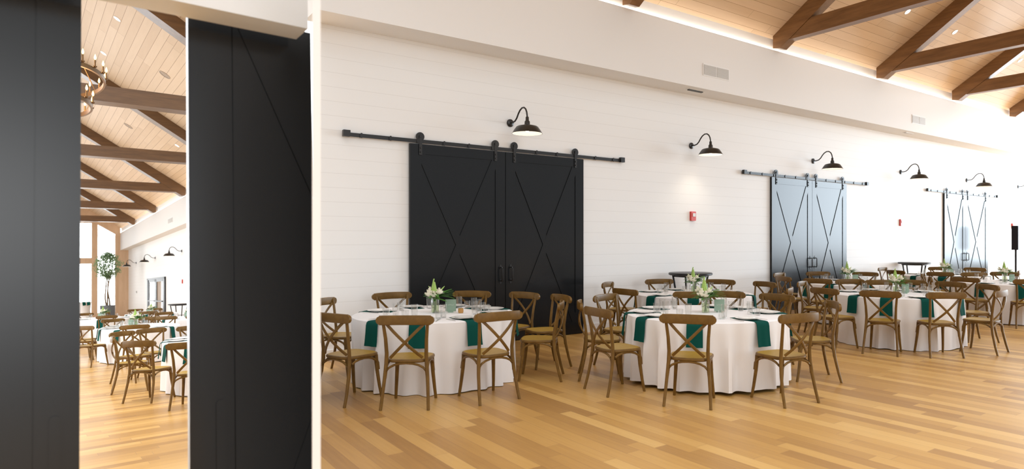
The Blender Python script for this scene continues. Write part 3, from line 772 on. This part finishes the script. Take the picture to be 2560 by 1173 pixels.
def lay_table(M, c, phrase, seats, rr=(0.915, 0.915), rot=0.0, full=True, cloth=None, Rch=1.40, chairs=(), vase=True, vofs=(0, 0), bq=0, card=True, votive=False, cset=None):
    """one table: body, cloth, chairs (angle, radius) or (x, y, facing), a setting per seat, the centrepiece"""
    base = M @ T(c[0], c[1], 0, rot)
    cz = proj(M @ Vector((c[0], c[1], 0.75)))[2]
    if M is MR:
        r = empty('banquet_table', base, 'banquet table hidden under the white cloth of %s' % phrase, 'table', 'banquet tables under white cloths')
        copies(TAB_R, r)
    o = link('tablecloth', cloth, base)
    tag(o, 'floor-length white tablecloth draped over %s' % phrase, 'tablecloth', 'white tablecloths')
    for ch in chairs:
        if len(ch) == 2:
            a = R_(ch[0]); x, y = c[0] + ch[1] * math.cos(a), c[1] + ch[1] * math.sin(a); rz = a + PI / 2
        else:
            x, y, rz = ch
        for _ in range(60):                       # back the seat out until it clears the cloth
            hit = False
            for lx, ly in ((0, 0.43), (-0.19, 0.42), (0.19, 0.42), (-0.2, 0.2), (0.2, 0.2), (0, -0.07)):
                wx = x + lx * math.cos(rz) - ly * math.sin(rz) - c[0]; wy = y + lx * math.sin(rz) + ly * math.cos(rz) - c[1]
                ex, ey = wx * math.cos(-rot) - wy * math.sin(-rot), wx * math.sin(-rot) + wy * math.cos(-rot)
                hit = hit or (ex / (rr[0] + 0.055)) ** 2 + (ey / (rr[1] + 0.055)) ** 2 < 1
            if not hit: break
            x += 0.015 * math.sin(rz); y -= 0.015 * math.cos(rz)
        co = empty('dining_chair', M @ T(x, y, 0, rz))
        copies(CHAIR, co)
        near = proj(co.matrix_world.translation)[2] < cz
        note(co, 'cross-back chair', 'chair', phrase, near, M, 'cross-back chairs around %s' % phrase)
    a_, b_ = rr
    for si, deg in enumerate(seats):
        q = R_(deg)
        # point of the rim in the table's own axes
        lc, ls = math.cos(q - rot), math.sin(q - rot)
        R = 1.0 / math.sqrt((lc / a_) ** 2 + (ls / b_) ** 2)
        nrm = math.atan2(R * ls / b_ ** 2, R * lc / a_ ** 2)
        def at(rad, tan, z, turn=0.0):
            return base @ T(R * lc, R * ls, 0, nrm) @ T(-rad, tan, z, turn)
        near = proj((at(0.2, 0, 0.75)).translation)[2] < cz
        n_ = link('napkin', NAP[si % 3], at(0.915, 0, 0)); 
        tag(n_, None, 'napkin'); 
        ITEMS.append((n_, 'dark green napkin', 'napkin', phrase, near, proj(at(0.0, 0, 0.7).translation)[0], 'green napkins on %s' % phrase))
        p = link('dinner_plate', PLATE, at(0.205, 0, 0.7492)); note(p, 'white dinner plate', 'plate', phrase, near, M, 'dinner plates on %s' % phrase)
        if full:
            p = link('salad_plate', SALAD, at(0.205, 0, 0.7558)); note(p, 'small white top plate', 'plate', phrase, near, M, 'small plates on %s' % phrase)
        p = link('tall_tumbler', TALL, at(0.43, -0.13, 0.7455)); note(p, 'tall clear tumbler', 'glass', phrase, near, M, 'tall tumblers on %s' % phrase)
        p = link('short_tumbler', SHORT, at(0.37, -0.215, 0.7455)); note(p, 'short clear tumbler', 'glass', phrase, near, M, 'short tumblers on %s' % phrase)
        if full:
            p = link('fork', FORK, at(0.19, 0.165, 0.7455, PI / 2)); note(p, 'steel fork', 'fork', phrase, near, M, 'forks on %s' % phrase)
            p = link('knife', KNIFE, at(0.19, -0.165, 0.7455, PI / 2)); note(p, 'steel knife', 'knife', phrase, near, M, 'knives on %s' % phrase)
    if vase:
        vx, vy = c[0] + vofs[0], c[1] + vofs[1]
        v = empty('flower_vase', M @ T(vx, vy, 0.7455), 'clear glass cylinder vase holding flowers on %s' % phrase, 'vase', 'centrepiece vases'); copies(VASE, v)
        face = HEAD - PI / 2
        v = empty('bouquet', M @ T(vx, vy, 0.7455, face), 'cream and green flower bouquet in the vase on %s' % phrase, 'flowers', 'centrepiece bouquets'); copies(BOUQ[bq], v)
        if card:
            cc = Vector((vx, vy, 0)) + RGT * (0.17 if M is MR else -0.14) + FWD * 0.05
            v = empty('table_card', M @ T(cc.x, cc.y, 0.7455, face + 0.15), 'sage green table card beside the flowers on %s' % phrase, 'card', 'sage table cards'); copies(CARD, v)
        if votive:
            cc = Vector((vx, vy, 0)) + RGT * 0.30 - FWD * 0.02
            v = empty('candle_cup', M @ T(cc.x, cc.y, 0.7455), 'small amber candle cup beside the card on %s' % phrase, 'candle'); copies(VOT, v)

CL = [cloth_mesh(1, hem=0.004, flare=0.022, amp=0.052), cloth_mesh(2, hem=0.028, flare=0.018, amp=0.052), cloth_mesh(5, hem=0.012, flare=0.018, amp=0.048)]
def seatset(angs): return angs
T1 = dict(c=(3.29, 7.05), phrase='the table before the big doors', chairs=[(202, 1.40), (234, 1.42), (270, 1.40), (321, 1.42), (352, 1.62), (15, 1.50), (45, 1.40), (88, 1.40), (131, 1.40)])
T2 = dict(c=(5.78, 5.15), phrase='the front middle table', chairs=[(174, 1.46), (143, 1.40), (104, 1.40), (215, 1.40), (260, 1.40), (319, 1.40), (2, 1.40), (31, 1.40)])
T3 = dict(c=(7.70, 7.10), phrase='the table by the bar table', chairs=[(222, 1.40), (180, 1.40), (120, 1.40), (68, 1.40), (24, 1.40), (350, 1.44), (298, 1.40)])
T4 = dict(c=(10.15, 5.13), phrase='the front table farther right', chairs=[(168, 1.48), (199, 1.40), (232, 1.40), (273, 1.40), (326, 1.46), (352, 1.42), (18, 1.40), (58, 1.40), (108, 1.40)])
T5 = dict(c=(12.05, 7.05), phrase='the table before the bluish doors', chairs=[(157, 1.40), (100, 1.40), (55, 1.40), (17, 1.50), (232, 1.40), (190, 1.40), (300, 1.40)])
T6 = dict(c=(16.25, 7.05), phrase='the table before the farthest doors', chairs=[(160, 1.40), (95, 1.40), (28, 1.40), (358, 1.50), (226, 1.40), (200, 1.44), (290, 1.40)])
T7 = dict(c=(14.60, 5.20), phrase='the table at the right edge', chairs=[(174, 1.40), (215, 1.40), (20, 1.46), (110, 1.40), (255, 1.40), (335, 1.4)])
def seats_of(t): return [ch[0] for ch in t['chairs']]
lay_table(MR, T1['c'], T1['phrase'], seats_of(T1), cloth=CL[0], chairs=T1['chairs'], votive=True, bq=0)
lay_table(MR, T2['c'], T2['phrase'], seats_of(T2), cloth=CL[1], chairs=T2['chairs'], bq=1)
lay_table(MR, T3['c'], T3['phrase'], seats_of(T3), cloth=CL[2], chairs=T3['chairs'], bq=1)
lay_table(MR, T4['c'], T4['phrase'], seats_of(T4), cloth=CL[0], chairs=T4['chairs'], bq=0)
lay_table(MR, T5['c'], T5['phrase'], seats_of(T5), cloth=CL[2], chairs=T5['chairs'], bq=1, full=False)
lay_table(MR, T6['c'], T6['phrase'], seats_of(T6), cloth=CL[1], chairs=T6['chairs'], bq=0, full=False)
lay_table(MR, T7['c'], T7['phrase'], seats_of(T7), cloth=CL[2], chairs=T7['chairs'], bq=1, full=False)

# ================================================================== THE HALL SEEN BETWEEN THE PARTED DOORS (frame ML: x across, y along the hall, z up)
LW, LF, LEND = 5.80, 5.36, 52.3
def lz(x): return 5.72 + 0.66 * (5.40 - x)
fl = MB(); fl.prism([(-3, 3.6), (0.205 * 3.6, 3.6), (0.205 * 28.3, 28.3), (LW, LEND), (-3, LEND)], 2, -0.08, 0.0)
struct('floor_hall', fl, M_floorL, ML)
struct('wall_right', MB().box(LW, LW + 0.12, 28.6, LEND, 0, 4.4), M_ship, ML)
struct('baseboard_right', MB().box(LW - 0.018, LW, 28.6, LEND, 0, 0.14), M_trim, ML)
blk = MB(); blk.box(LF, LW, 26.4, LEND, 4.28, 5.42)
tag(struct('trim_4', blk, M_bulk, ML), 'white bulkhead above the lamps in the hall between the dark doors')
struct('trim_5', MB().box(LF + 0.06, LW, 26.4, LEND, 5.42, 5.9), M_white, ML)
struct('trim_6', MB().box(LF + 0.012, LF + 0.05, 26.6, LEND - 0.3, 5.422, 5.435), M_led, ML)
# ceiling slope, trimmed along the sight line of the partition
def lceil(y): return min(LW, 0.21 * y)
cm = MB(); pts = []
ys = [12, 16, 20, 24, 27.6, 40, LEND]
vs_, fs_ = [], []
for y in ys:
    xe = lceil(y)
    vs_ += [(-0.4, y, lz(-0.4)), (xe, y, lz(xe)), (-0.4, y, lz(-0.4) + 0.1), (xe, y, lz(xe) + 0.1)]
for i in range(len(ys) - 1):
    a = i * 4
    fs_ += [(a, a + 1, a + 5, a + 4), (a + 2, a + 6, a + 7, a + 3), (a + 1, a + 3, a + 7, a + 5), (a, a + 4, a + 6, a + 2)]
fs_ += [(0, 2, 3, 1), (4 * len(ys) - 4, 4 * len(ys) - 3, 4 * len(ys) - 1, 4 * len(ys) - 2)]
struct('ceiling_hall', MB().add(vs_, fs_), M_ceilL, ML)
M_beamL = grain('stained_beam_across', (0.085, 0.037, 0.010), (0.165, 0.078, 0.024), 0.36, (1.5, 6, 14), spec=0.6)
for i, y in enumerate((16.17, 23.49, 30.80, 38.12, 45.44)):
    xe = min(LF + 0.001, 0.205 * y)
    t = empty('roof_truss', ML @ T(0, y, 0), 'dark roof truss seen between the doors, %s from the top' % ['first', 'second', 'third', 'fourth', 'fifth'][i], 'roof truss', 'roof trusses over the hall between the doors', 'structure')
    bot = lambda x: 5.46 + 0.655 * (5.29 - x)
    if xe > LF:
        p = [(xe, lz(xe)), (xe, 5.43), (5.22, 5.42), (-0.4, bot(-0.4)), (-0.4, lz(-0.4))]
    else:
        p = [(xe, lz(xe)), (xe, bot(xe)), (-0.4, bot(-0.4)), (-0.4, lz(-0.4))]
    link('rafter', MB().prism(p, 1, 0, 0.40).mesh('rafter', M_beamL), None, t)
    ze = 5.555 if i else 5.46
    xt = min(5.12, xe - 0.001)
    q = [(-0.4, ze), (xt, ze), (min(xt, 4.62), ze + 0.325), (-0.4, ze + 0.325)] if xt > 4.7 else [(-0.4, ze), (xt, ze), (xt, ze + 0.325), (-0.4, ze + 0.325)]
    link('tie_beam', MB().prism(q, 1, 0.012, 0.388).mesh('tie_beam', M_beamL), None, t)
# end wall with tall windows
EN = LEND
ew = MB()
struct('trim_7', MB().box(3.86, 4.16, EN, EN + 0.35, 0, 6.06), M_pine, ML)
struct('trim_8', MB().box(5.10, 5.25, EN, EN + 0.35, 0, 5.25).box(5.251, 5.40, EN, EN + 0.35, 4.281, 5.25), M_pine, ML)
struct('wall_end', MB().box(5.25, LW, EN - 0.05, EN + 0.35, 0, 4.28), M_pine, ML)
struct('trim_9', MB().box(-2.8, 3.86, EN, EN + 0.3, 3.43, 3.80), M_pine, ML)
struct('trim_10', MB().prism([(4.16, 5.97), (5.10, 5.35), (5.10, 5.2), (5.36, 5.2), (5.36, lz(5.36)), (-0.4, lz(-0.4)), (-2.8, lz(-0.4)), (-2.8, 6.06), (4.16, 6.06)], 1, EN - 0.02, EN + 0.3), M_pine, ML)
struct('trim_11', MB().box(-2.8, 3.86, EN, EN + 0.3, 0, 0.25).box(4.16, 5.10, EN, EN + 0.3, 0, 0.25), M_pine, ML)
struct('window_1', MB().box(-2.8, 3.86, EN + 0.10, EN + 0.12, 0.25, 3.43), M_pane, ML)
struct('window_2', MB().box(-2.8, 3.86, EN + 0.10, EN + 0.12, 3.80, 6.06), M_pane, ML)
struct('window_3', MB().prism([(4.16, 0.25), (5.10, 0.25), (5.10, 5.35), (4.16, 5.97)], 1, EN + 0.10, EN + 0.12), M_pane, ML)
# glass double door in the side wall
gd = empty('door_9', ML @ T(LW, 0, 0), 'black framed glass double door in the white wall under the lamps', 'door', None, 'structure')
y0, y1, zt = 38.3, 43.9, 2.24
fr_ = MB(); fr_.box(-0.07, 0, y0, y0 + 0.35, 0, zt); fr_.box(-0.07, 0, y1 - 0.35, y1, 0, zt); fr_.box(-0.07, 0, y0, y1, zt - 0.09, zt)
link('frame', fr_.mesh('frame', M_black), None, gd)
for ya, yb in ((y0 + 0.35, 41.1), (41.1, y1 - 0.35)):
    lm = MB(); lm.box(-0.05, -0.01, ya, ya + 0.28, 0.01, zt - 0.09); lm.box(-0.05, -0.01, yb - 0.28, yb, 0.01, zt - 0.09)
    lm.box(-0.05, -0.01, ya, yb, 0.01, 0.28); lm.box(-0.05, -0.01, ya, yb, zt - 0.22, zt - 0.09); lm.box(-0.05, -0.01, ya, yb, 0.98, 1.04)
    lf = link('leaf', lm.mesh('leaf', M_black), None, gd)
    link('pane', MB().box(-0.033, -0.027, ya + 0.28, yb - 0.28, 0.28, zt - 0.22).mesh('pane', M_pane), None, lf)
    link('push_bar', MB().box(-0.11, -0.05, ya + 0.2, yb - 0.2, 0.98, 1.03).mesh('push_bar', M_black), None, lf)
# lamps, alarm, vent, fittings on that wall
for i, y in enumerate((34.2, 41.5, 48.6)):
    r = empty('wall_lamp', ML @ Matrix.Translation((LW, y, 3.31)) @ Matrix.Rotation(-PI / 2, 4, 'Z'), 'bronze gooseneck lamp in the hall between the doors, %s' % ['rightmost', 'middle one of three', 'leftmost of three'][i], 'lamp', 'gooseneck lamps in the hall between the doors')
    copies(LAMP, r)
alarm(ML @ Matrix.Translation((LW, 34.05, 1.93)) @ Matrix.Rotation(-PI / 2, 4, 'Z'), 'red fire alarm on the hall wall seen between the dark doors')
vent(ML @ Matrix.Translation((LF, 34.2, 4.68)) @ Matrix.Rotation(-PI / 2, 4, 'Z'), 1.1, 0.24, 'white air vent on the bulkhead seen between the dark doors')
r = empty('thermostat', ML @ Matrix.Translation((LW, 48.4, 1.50)) @ Matrix.Rotation(-PI / 2, 4, 'Z'), 'small grey thermostat on the hall wall near the end windows', 'thermostat')
link('body', MB().box(-0.12, 0.12, -0.03, 0, -0.07, 0.07).mesh('body', M_grille), None, r); link('screen', MB().box(-0.08, 0.08, -0.034, -0.03, -0.02, 0.05).mesh('screen', M_dark), None, r)
slL = math.atan(0.66)
for i, (px, py, lit) in enumerate(((293, 47, 1), (259, 133, 1), (412, 187, 0), (321, 315, 0), (443, 364, 1), (363, 436, 1))):
    d = MLI.to_3x3() @ ray(px, py); t = (5.72 + 0.66 * 5.40 - EYE) / (d.z + 0.66 * d.x); P = E0 + d * t
    lb = ['lit recessed downlight highest on the ceiling between the doors', 'lit recessed downlight just above the chandelier', 'round tan ceiling speaker above the big tie beam', 'round tan ceiling speaker below the chandelier', 'lit recessed downlight by the right door edge', 'lit recessed downlight low on the ceiling between the doors'][i]
    downlight(ML @ Matrix.Translation(P) @ Matrix.Rotation(slL, 4, 'Y'), lb, bool(lit), 0.085 if lit else 0.15)

# ------------------------------------------------------------------ chandelier
CY = 11.0
cz = rat(200, 185, 1, CY, ML)
cxm = 0.44
ch = empty('ring_chandelier', ML @ T(cxm, CY, 0), 'two-tier iron ring chandelier with lit candle bulbs at the door edge', 'chandelier')
OV = 1.9
for tier, (rad, z) in enumerate(((0.50, 4.42), (0.36, 4.07))):
    rg = MB().lathe([(rad - 0.012, z), (rad + 0.012, z), (rad + 0.012, z + 0.055), (rad - 0.012, z + 0.055), (rad - 0.012, z)], 64, close=False)
    rg.v = [(x_, y_ * OV, z_) for x_, y_, z_ in rg.v]
    link(['upper_ring', 'lower_ring'][tier], rg.mesh('ring', M_iron, True), None, ch)
    nn = (20, 14)[tier]
    tb = MB(); tb.lathe([(0.012, 0.0), (0.022, 0.012), (0.022, 0.02), (0.0095, 0.02), (0.0095, 0.10), (0.001, 0.10)], 10); tbm = tb.mesh('candle', M_iron, True)
    fb = MB(); fb.lathe([(0.004, 0.10), (0.013, 0.118), (0.014, 0.135), (0.008, 0.160), (0.001, 0.178)], 10); fbm = fb.mesh('bulb', M_flame, True)
    for j in range(nn):
        q = 2 * PI * (j + 0.3) / nn
        c_ = link('candle', tbm, T((rad + 0.02) * math.cos(q), OV * (rad + 0.02) * math.sin(q), z + 0.05), ch)
        link('bulb', fbm, None, c_)
hang = MB()
for j in range(3):
    q = 2 * PI * j / 3 + 0.5
    hang.tube([(0.50 * math.cos(q), OV * 0.50 * math.sin(q), 4.47), (0.02 * math.cos(q), 0.02 * math.sin(q), 5.3)], 0.006, 6)
    hang.tube([(0.50 * math.cos(q), OV * 0.50 * math.sin(q), 4.43), (0.36 * math.cos(q), OV * 0.36 * math.sin(q), 4.12)], 0.005, 6)
hang.tube([(0, 0, 5.28), (0, 0, lz(cxm) - 0.02)], 0.009, 6)
link('hanger_rod', hang.mesh('hanger_rod', M_iron), None, ch)
ld = bpy.data.lights.new('candle_glow', 'POINT'); ld.energy = 60; ld.color = (1, 0.62, 0.28); ld.shadow_soft_size = 0.4
lo = bpy.data.objects.new('candle_glow', ld); COL.objects.link(lo); lo.parent = ch; lo.location = (0, 0, 4.45)

# ------------------------------------------------------------------ tree in a planter, cocktail table, bar table
tr = empty('potted_tree', ML @ T(4.12, 46.0), 'slender olive-like tree in a charcoal planter before the end windows', 'tree')
link('planter', MB().lathe([(0.001, 0.0), (0.32, 0.0), (0.355, 0.03), (0.355, 0.82), (0.33, 0.82), (0.33, 0.76), (0.001, 0.76)], 36, close=False).mesh('planter', M_pot, True), None, tr)
link('soil', MB().lathe([(0.328, 0.765), (0.001, 0.785)], 24, close=False).mesh('soil', M_soil), None, tr)
tk = MB(); rnd = random.Random(4)
tips = []
for s, x0, ph in ((-1, -0.05, 0.0), (1, 0.05, 1.6), (0.2, 0.0, 3.3)):
    pts = []
    for i in range(12):
        t = i / 11
        pts.append((x0 + s * (0.06 * math.sin(3.4 * t * PI / 1.6 + ph) + 0.20 * max(0, t - 0.35)), 0.05 * math.sin(5 * t + ph), 0.77 + 2.35 * t))
    tk.tube(pts, [0.042 - 0.028 * i / 11 for i in range(12)], 7)
    for b in range(9):
        i = 5 + b % 6; p = Vector(pts[i]); a = rnd.random() * 6.28
        q = p + Vector((0.42 * math.cos(a), 0.42 * math.sin(a), rnd.uniform(0.25, 0.75)))
        tk.tube([p, p.lerp(q, 0.5) + Vector((0, 0, 0.05)), q], [0.009, 0.007, 0.003], 5); tips.append((p, q))
link('trunk', tk.mesh('trunk', M_trunk, True), None, tr)
fm = MB()
for i in range(3000):
    a = rnd.random() * 6.28; zz = rnd.uniform(-1, 1); rr_ = math.sqrt(max(0, 1 - zz * zz)) * rnd.uniform(0.05, 1.0) ** 0.6
    clump = 1 + 0.14 * math.sin(5 * a + 3 * zz) + 0.1 * math.sin(9 * zz + a)
    base = Vector((0.66 * rr_ * clump * math.cos(a), 0.62 * rr_ * clump * math.sin(a), 3.10 + 0.80 * zz * (0.75 + 0.25 * rnd.random())))
    if math.sin(4.1 * base.x + 1) * math.sin(4.7 * base.z) + 0.4 * math.sin(6 * base.y) > 0.72: continue
    leaf(fm, base, (rnd.uniform(-1, 1), rnd.uniform(-1, 1), rnd.uniform(-0.8, 0.8)), rnd.uniform(0.09, 0.15), rnd.uniform(0.018, 0.028), 0.2)
link('foliage', fm.mesh('foliage', M_olive), None, tr)

ck = MB().lathe([(0.001, 1.06), (0.40, 1.06), (0.42, 1.045), (0.40, 0.9), (0.37, 0.55), (0.44, 0.12), (0.50, 0.0)], 32, close=False)
r = empty('cocktail_table', ML @ T(2.96, 46.0), 'tall cocktail table in stretched white cover left of the tree', 'table')
link('cover', ck.mesh('cover', M_linw, True), None, r)
link('post', MB().tube([(0, 0, 0.02), (0, 0, 1.04)], 0.04, 10).mesh('post', M_black), None, r)
nk = MB().add([(-0.075, -0.012, 0.01), (0.075, -0.004, 0.01), (0.095, -0.03, -0.17), (-0.055, -0.036, -0.20), (-0.075, 0.1, 0.012), (0.075, 0.1, 0.012)], [(0, 1, 2, 3), (0, 4, 5, 1)])
nkm = nk.mesh('napkin', M_nap); 
for i, xo in enumerate((2.96, 3.17)):
    yo = 46.0 - 0.43 if i == 0 else 46.0 - 0.38
    o = link('napkin', nkm, ML @ Matrix.Translation((xo + 0.05, yo, 1.062)) @ Matrix.Rotation((0.25, -0.35)[i], 4, 'Z'))
    so = o.modifiers.new('thickness', 'SOLIDIFY'); so.thickness = 0.006
    tag(o, '%s green napkin hanging over the tall white cocktail table' % ['left', 'right'][i], 'napkin', 'napkins on the cocktail table')
bar_table(ML @ T(5.28, 31.8), 'black bar table by the hall wall seen between the dark doors')

# ------------------------------------------------------------------ tables and chairs of that hall
def face(x, y, c): return math.atan2(c[1] - y, c[0] - x) - PI / 2
def hall_table(c, a, b, rot, phrase, chairs, seats, full, bq, vofs=(0, 0), seed=9):
    lay_table(ML, c, phrase, seats, rr=(a, b), rot=rot, full=full, cloth=cloth_mesh(seed, a, b, 0.012, 0.015, 0.030), chairs=[(x, y, face(x, y, f or c)) for x, y, f in chairs], bq=bq, vofs=vofs)
hall_table((2.52, 12.35), 0.70, 1.50, R_(6) * -1, 'the front table between dark doors',
           [(1.40, 11.30, (2.5, 12.3)), (1.80, 10.15, (2.35, 11.3)), (1.25, 12.75, (2.6, 12.6)), (1.50, 14.15, (2.5, 13.0)), (1.98, 14.55, (2.5, 13.0)), (2.62, 14.45, (2.7, 13.0))], [212, 165, 246, 275, 130, 95], True, 0, (-0.12, -0.1), 9)
hall_table((2.32, 18.8), 0.80, 1.60, R_(4) * -1, 'the second table between dark doors',
           [(1.30, 17.75, (2.2, 18.6)), (1.95, 16.55, (2.2, 17.6)), (1.10, 19.6, (2.3, 19.3)), (1.16, 20.4, (2.3, 19.8)), (2.00, 20.95, (2.3, 19.6)), (2.65, 20.75, (2.3, 19.4)), (3.5, 17.4, (2.5, 18.2))], [205, 245, 160, 120, 290, 90], False, 1, (-0.05, 0.3), 12)
hall_table((2.25, 26.3), 0.80, 1.55, 0.0, 'the table before the potted tree',
           [(1.25, 25.0, (2.2, 26.1)), (2.15, 24.2, (2.25, 25.4)), (1.90, 28.3, (2.2, 27.2)), (3.25, 25.6, (2.3, 26.2)), (1.2, 27.0, (2.2, 26.6))], [215, 262, 320], False, 0, (0, 0), 15)
hall_table((3.85, 28.4), 0.80, 1.45, 0.0, 'the table before the glass doors',
           [(3.5, 26.4, (3.8, 27.6)), (3.6, 30.4, (3.8, 29.2)), (4.2, 30.3, (3.9, 29.2)), (3.0, 28.9, (3.8, 28.6))], [200, 255, 290], False, 0, (0, 0), 18)
hall_table((4.0, 22.3), 0.80, 1.55, 0.0, 'the table beneath the hall lamps',
           [(3.12, 20.5, (3.9, 21.8)), (2.95, 22.6, (3.9, 22.4)), (3.65, 24.4, (3.9, 23.2)), (3.75, 20.05, (3.95, 21.4))], [215, 180, 262], False, 1, (0, 0), 21)

# ------------------------------------------------------------------ the wall and the parted dark doors in front of that hall
DP = 3.33
xR1 = pline(1) * DP - 0.10
WX = (MLI @ Vector((pline(3.1), 3.1, 1.6))).x
hd = MB(); hd.box(-1.2, WX - 0.002, 3.10, 3.27, 2.80, 3.9)
struct('wall_front', hd, M_white, ML)
d7 = empty('door_7', ML, 'large dark sliding door at the far left edge', 'barn door', 'black barn doors', 'structure')
_g = rat(85, 600, 1, DP, ML).x
link('panel', MB().box(-1.0, 0.206, DP + 0.011, DP + 0.056, 0.012, 2.87).mesh('panel', M_door), None, d7)
link('frame', MB().box(_g + 0.002, 0.208, DP, DP + 0.011, 0.012, 2.87).mesh('frame', M_door), None, d7)
link('brace', MB().box(-1.0, _g - 0.002, DP + 0.001, DP + 0.011, 0.012, 2.87).mesh('brace', M_door), None, d7)
RD = (MLI @ Vector((pline(DP), DP, 1.6))).x + 0.01
def big_door():
    """the leaf right of the gap, cut where the partition stands"""
    x0, x1, y, H = 0.592, RD, DP, 2.87
    root = empty('door_8', ML, 'large dark sliding door right of the gap with diagonal brace', 'barn door', 'black barn doors', 'structure')
    link('panel', MB().box(x0 + 0.002, x1, y + 0.011, y + 0.056, 0.012, H).mesh('panel', M_door), None, root)
    def P(px, py): q = rat(px, py, 1, y, ML); return q.x, q.z
    g1, g2 = P(590, 62), P(781, 490); d1, d2 = P(735, 1173), P(781, 1040)
    sx = P(583, 600)[0]
    link('frame', MB().box(x0, sx, y, y + 0.011, 0.012, H).mesh('frame', M_door), None, root)
    # upper corner board and the brace: proud boards parted by one narrow groove
    ex = x1
    k1 = (g2[1] - g1[1]) / (g2[0] - g1[0])
    zt = lambda x: g1[1] + k1 * (x - g1[0])
    link('brace', MB().prism([(sx + 0.004, 0.012), (ex, 0.012), (ex, zt(ex) - 0.012), (sx + 0.004, zt(sx) - 0.012 if zt(sx) < H else H)], 1, y, y + 0.011).mesh('brace', M_door), None, root)
    xtop = g1[0] + (H - g1[1]) / k1
    link('upper_board', MB().prism([(max(xtop, sx) + 0.004, H), (ex, H), (ex, zt(ex) + 0.0)], 1, y + 0.002, y + 0.011).mesh('upper_board', M_door), None, root)
    k2 = (d2[1] - d1[1]) / (d2[0] - d1[0])
    link('lower_board', MB().prism([(ex, d2[1] + k2 * (ex - d2[0])), (ex, 0.3), (d1[0] + (0.3 - d1[1]) / k2, 0.3)], 1, y - 0.004, y).mesh('lower_board', M_door), None, root)
    return root
bd = big_door()
def pull(root, px0, px1, ptop, z0):
    a = rat(px0, ptop, 1, DP, ML); b = rat(px1, ptop, 1, DP, ML)
    cx, w = (a.x + b.x) / 2, abs(b.x - a.x) / 2
    zt = a.z
    pl = [(cx - w, z0)] + [(cx + w, z0)] + [(cx + w * math.cos(q * PI / 8), zt - w + w * math.sin(q * PI / 8)) for q in range(0, 9)]
    link('pull_plate', MB().prism(pl, 1, DP - 0.006, DP).mesh('pull_plate', M_door), None, root)
pull(bd, 540, 566, 1000, 0.45)
dl = bpy.data.objects['door_7']
pull(dl, 122, 152, 1042, 0.45)

# ------------------------------------------------------------------ labels for everything round and on the tables, counted from the left along each side
by = {}
for it in ITEMS: by.setdefault((it[1], it[3], it[4]), []).append(it)
for (ph, tb, near), rows in by.items():
    rows.sort(key=lambda r: r[5])
    for i, (o, _p, cat, _t, _n, _x, grp) in enumerate(rows):
        pos = ORD[i] if len(rows) > 1 else ('alone there' if len(ph.split()) < 3 else 'alone there')
        tag(o, '%s, %s side of %s, %s' % (ph, 'near' if near else 'far', tb, pos), cat, grp)
bpy.context.view_layer.update()
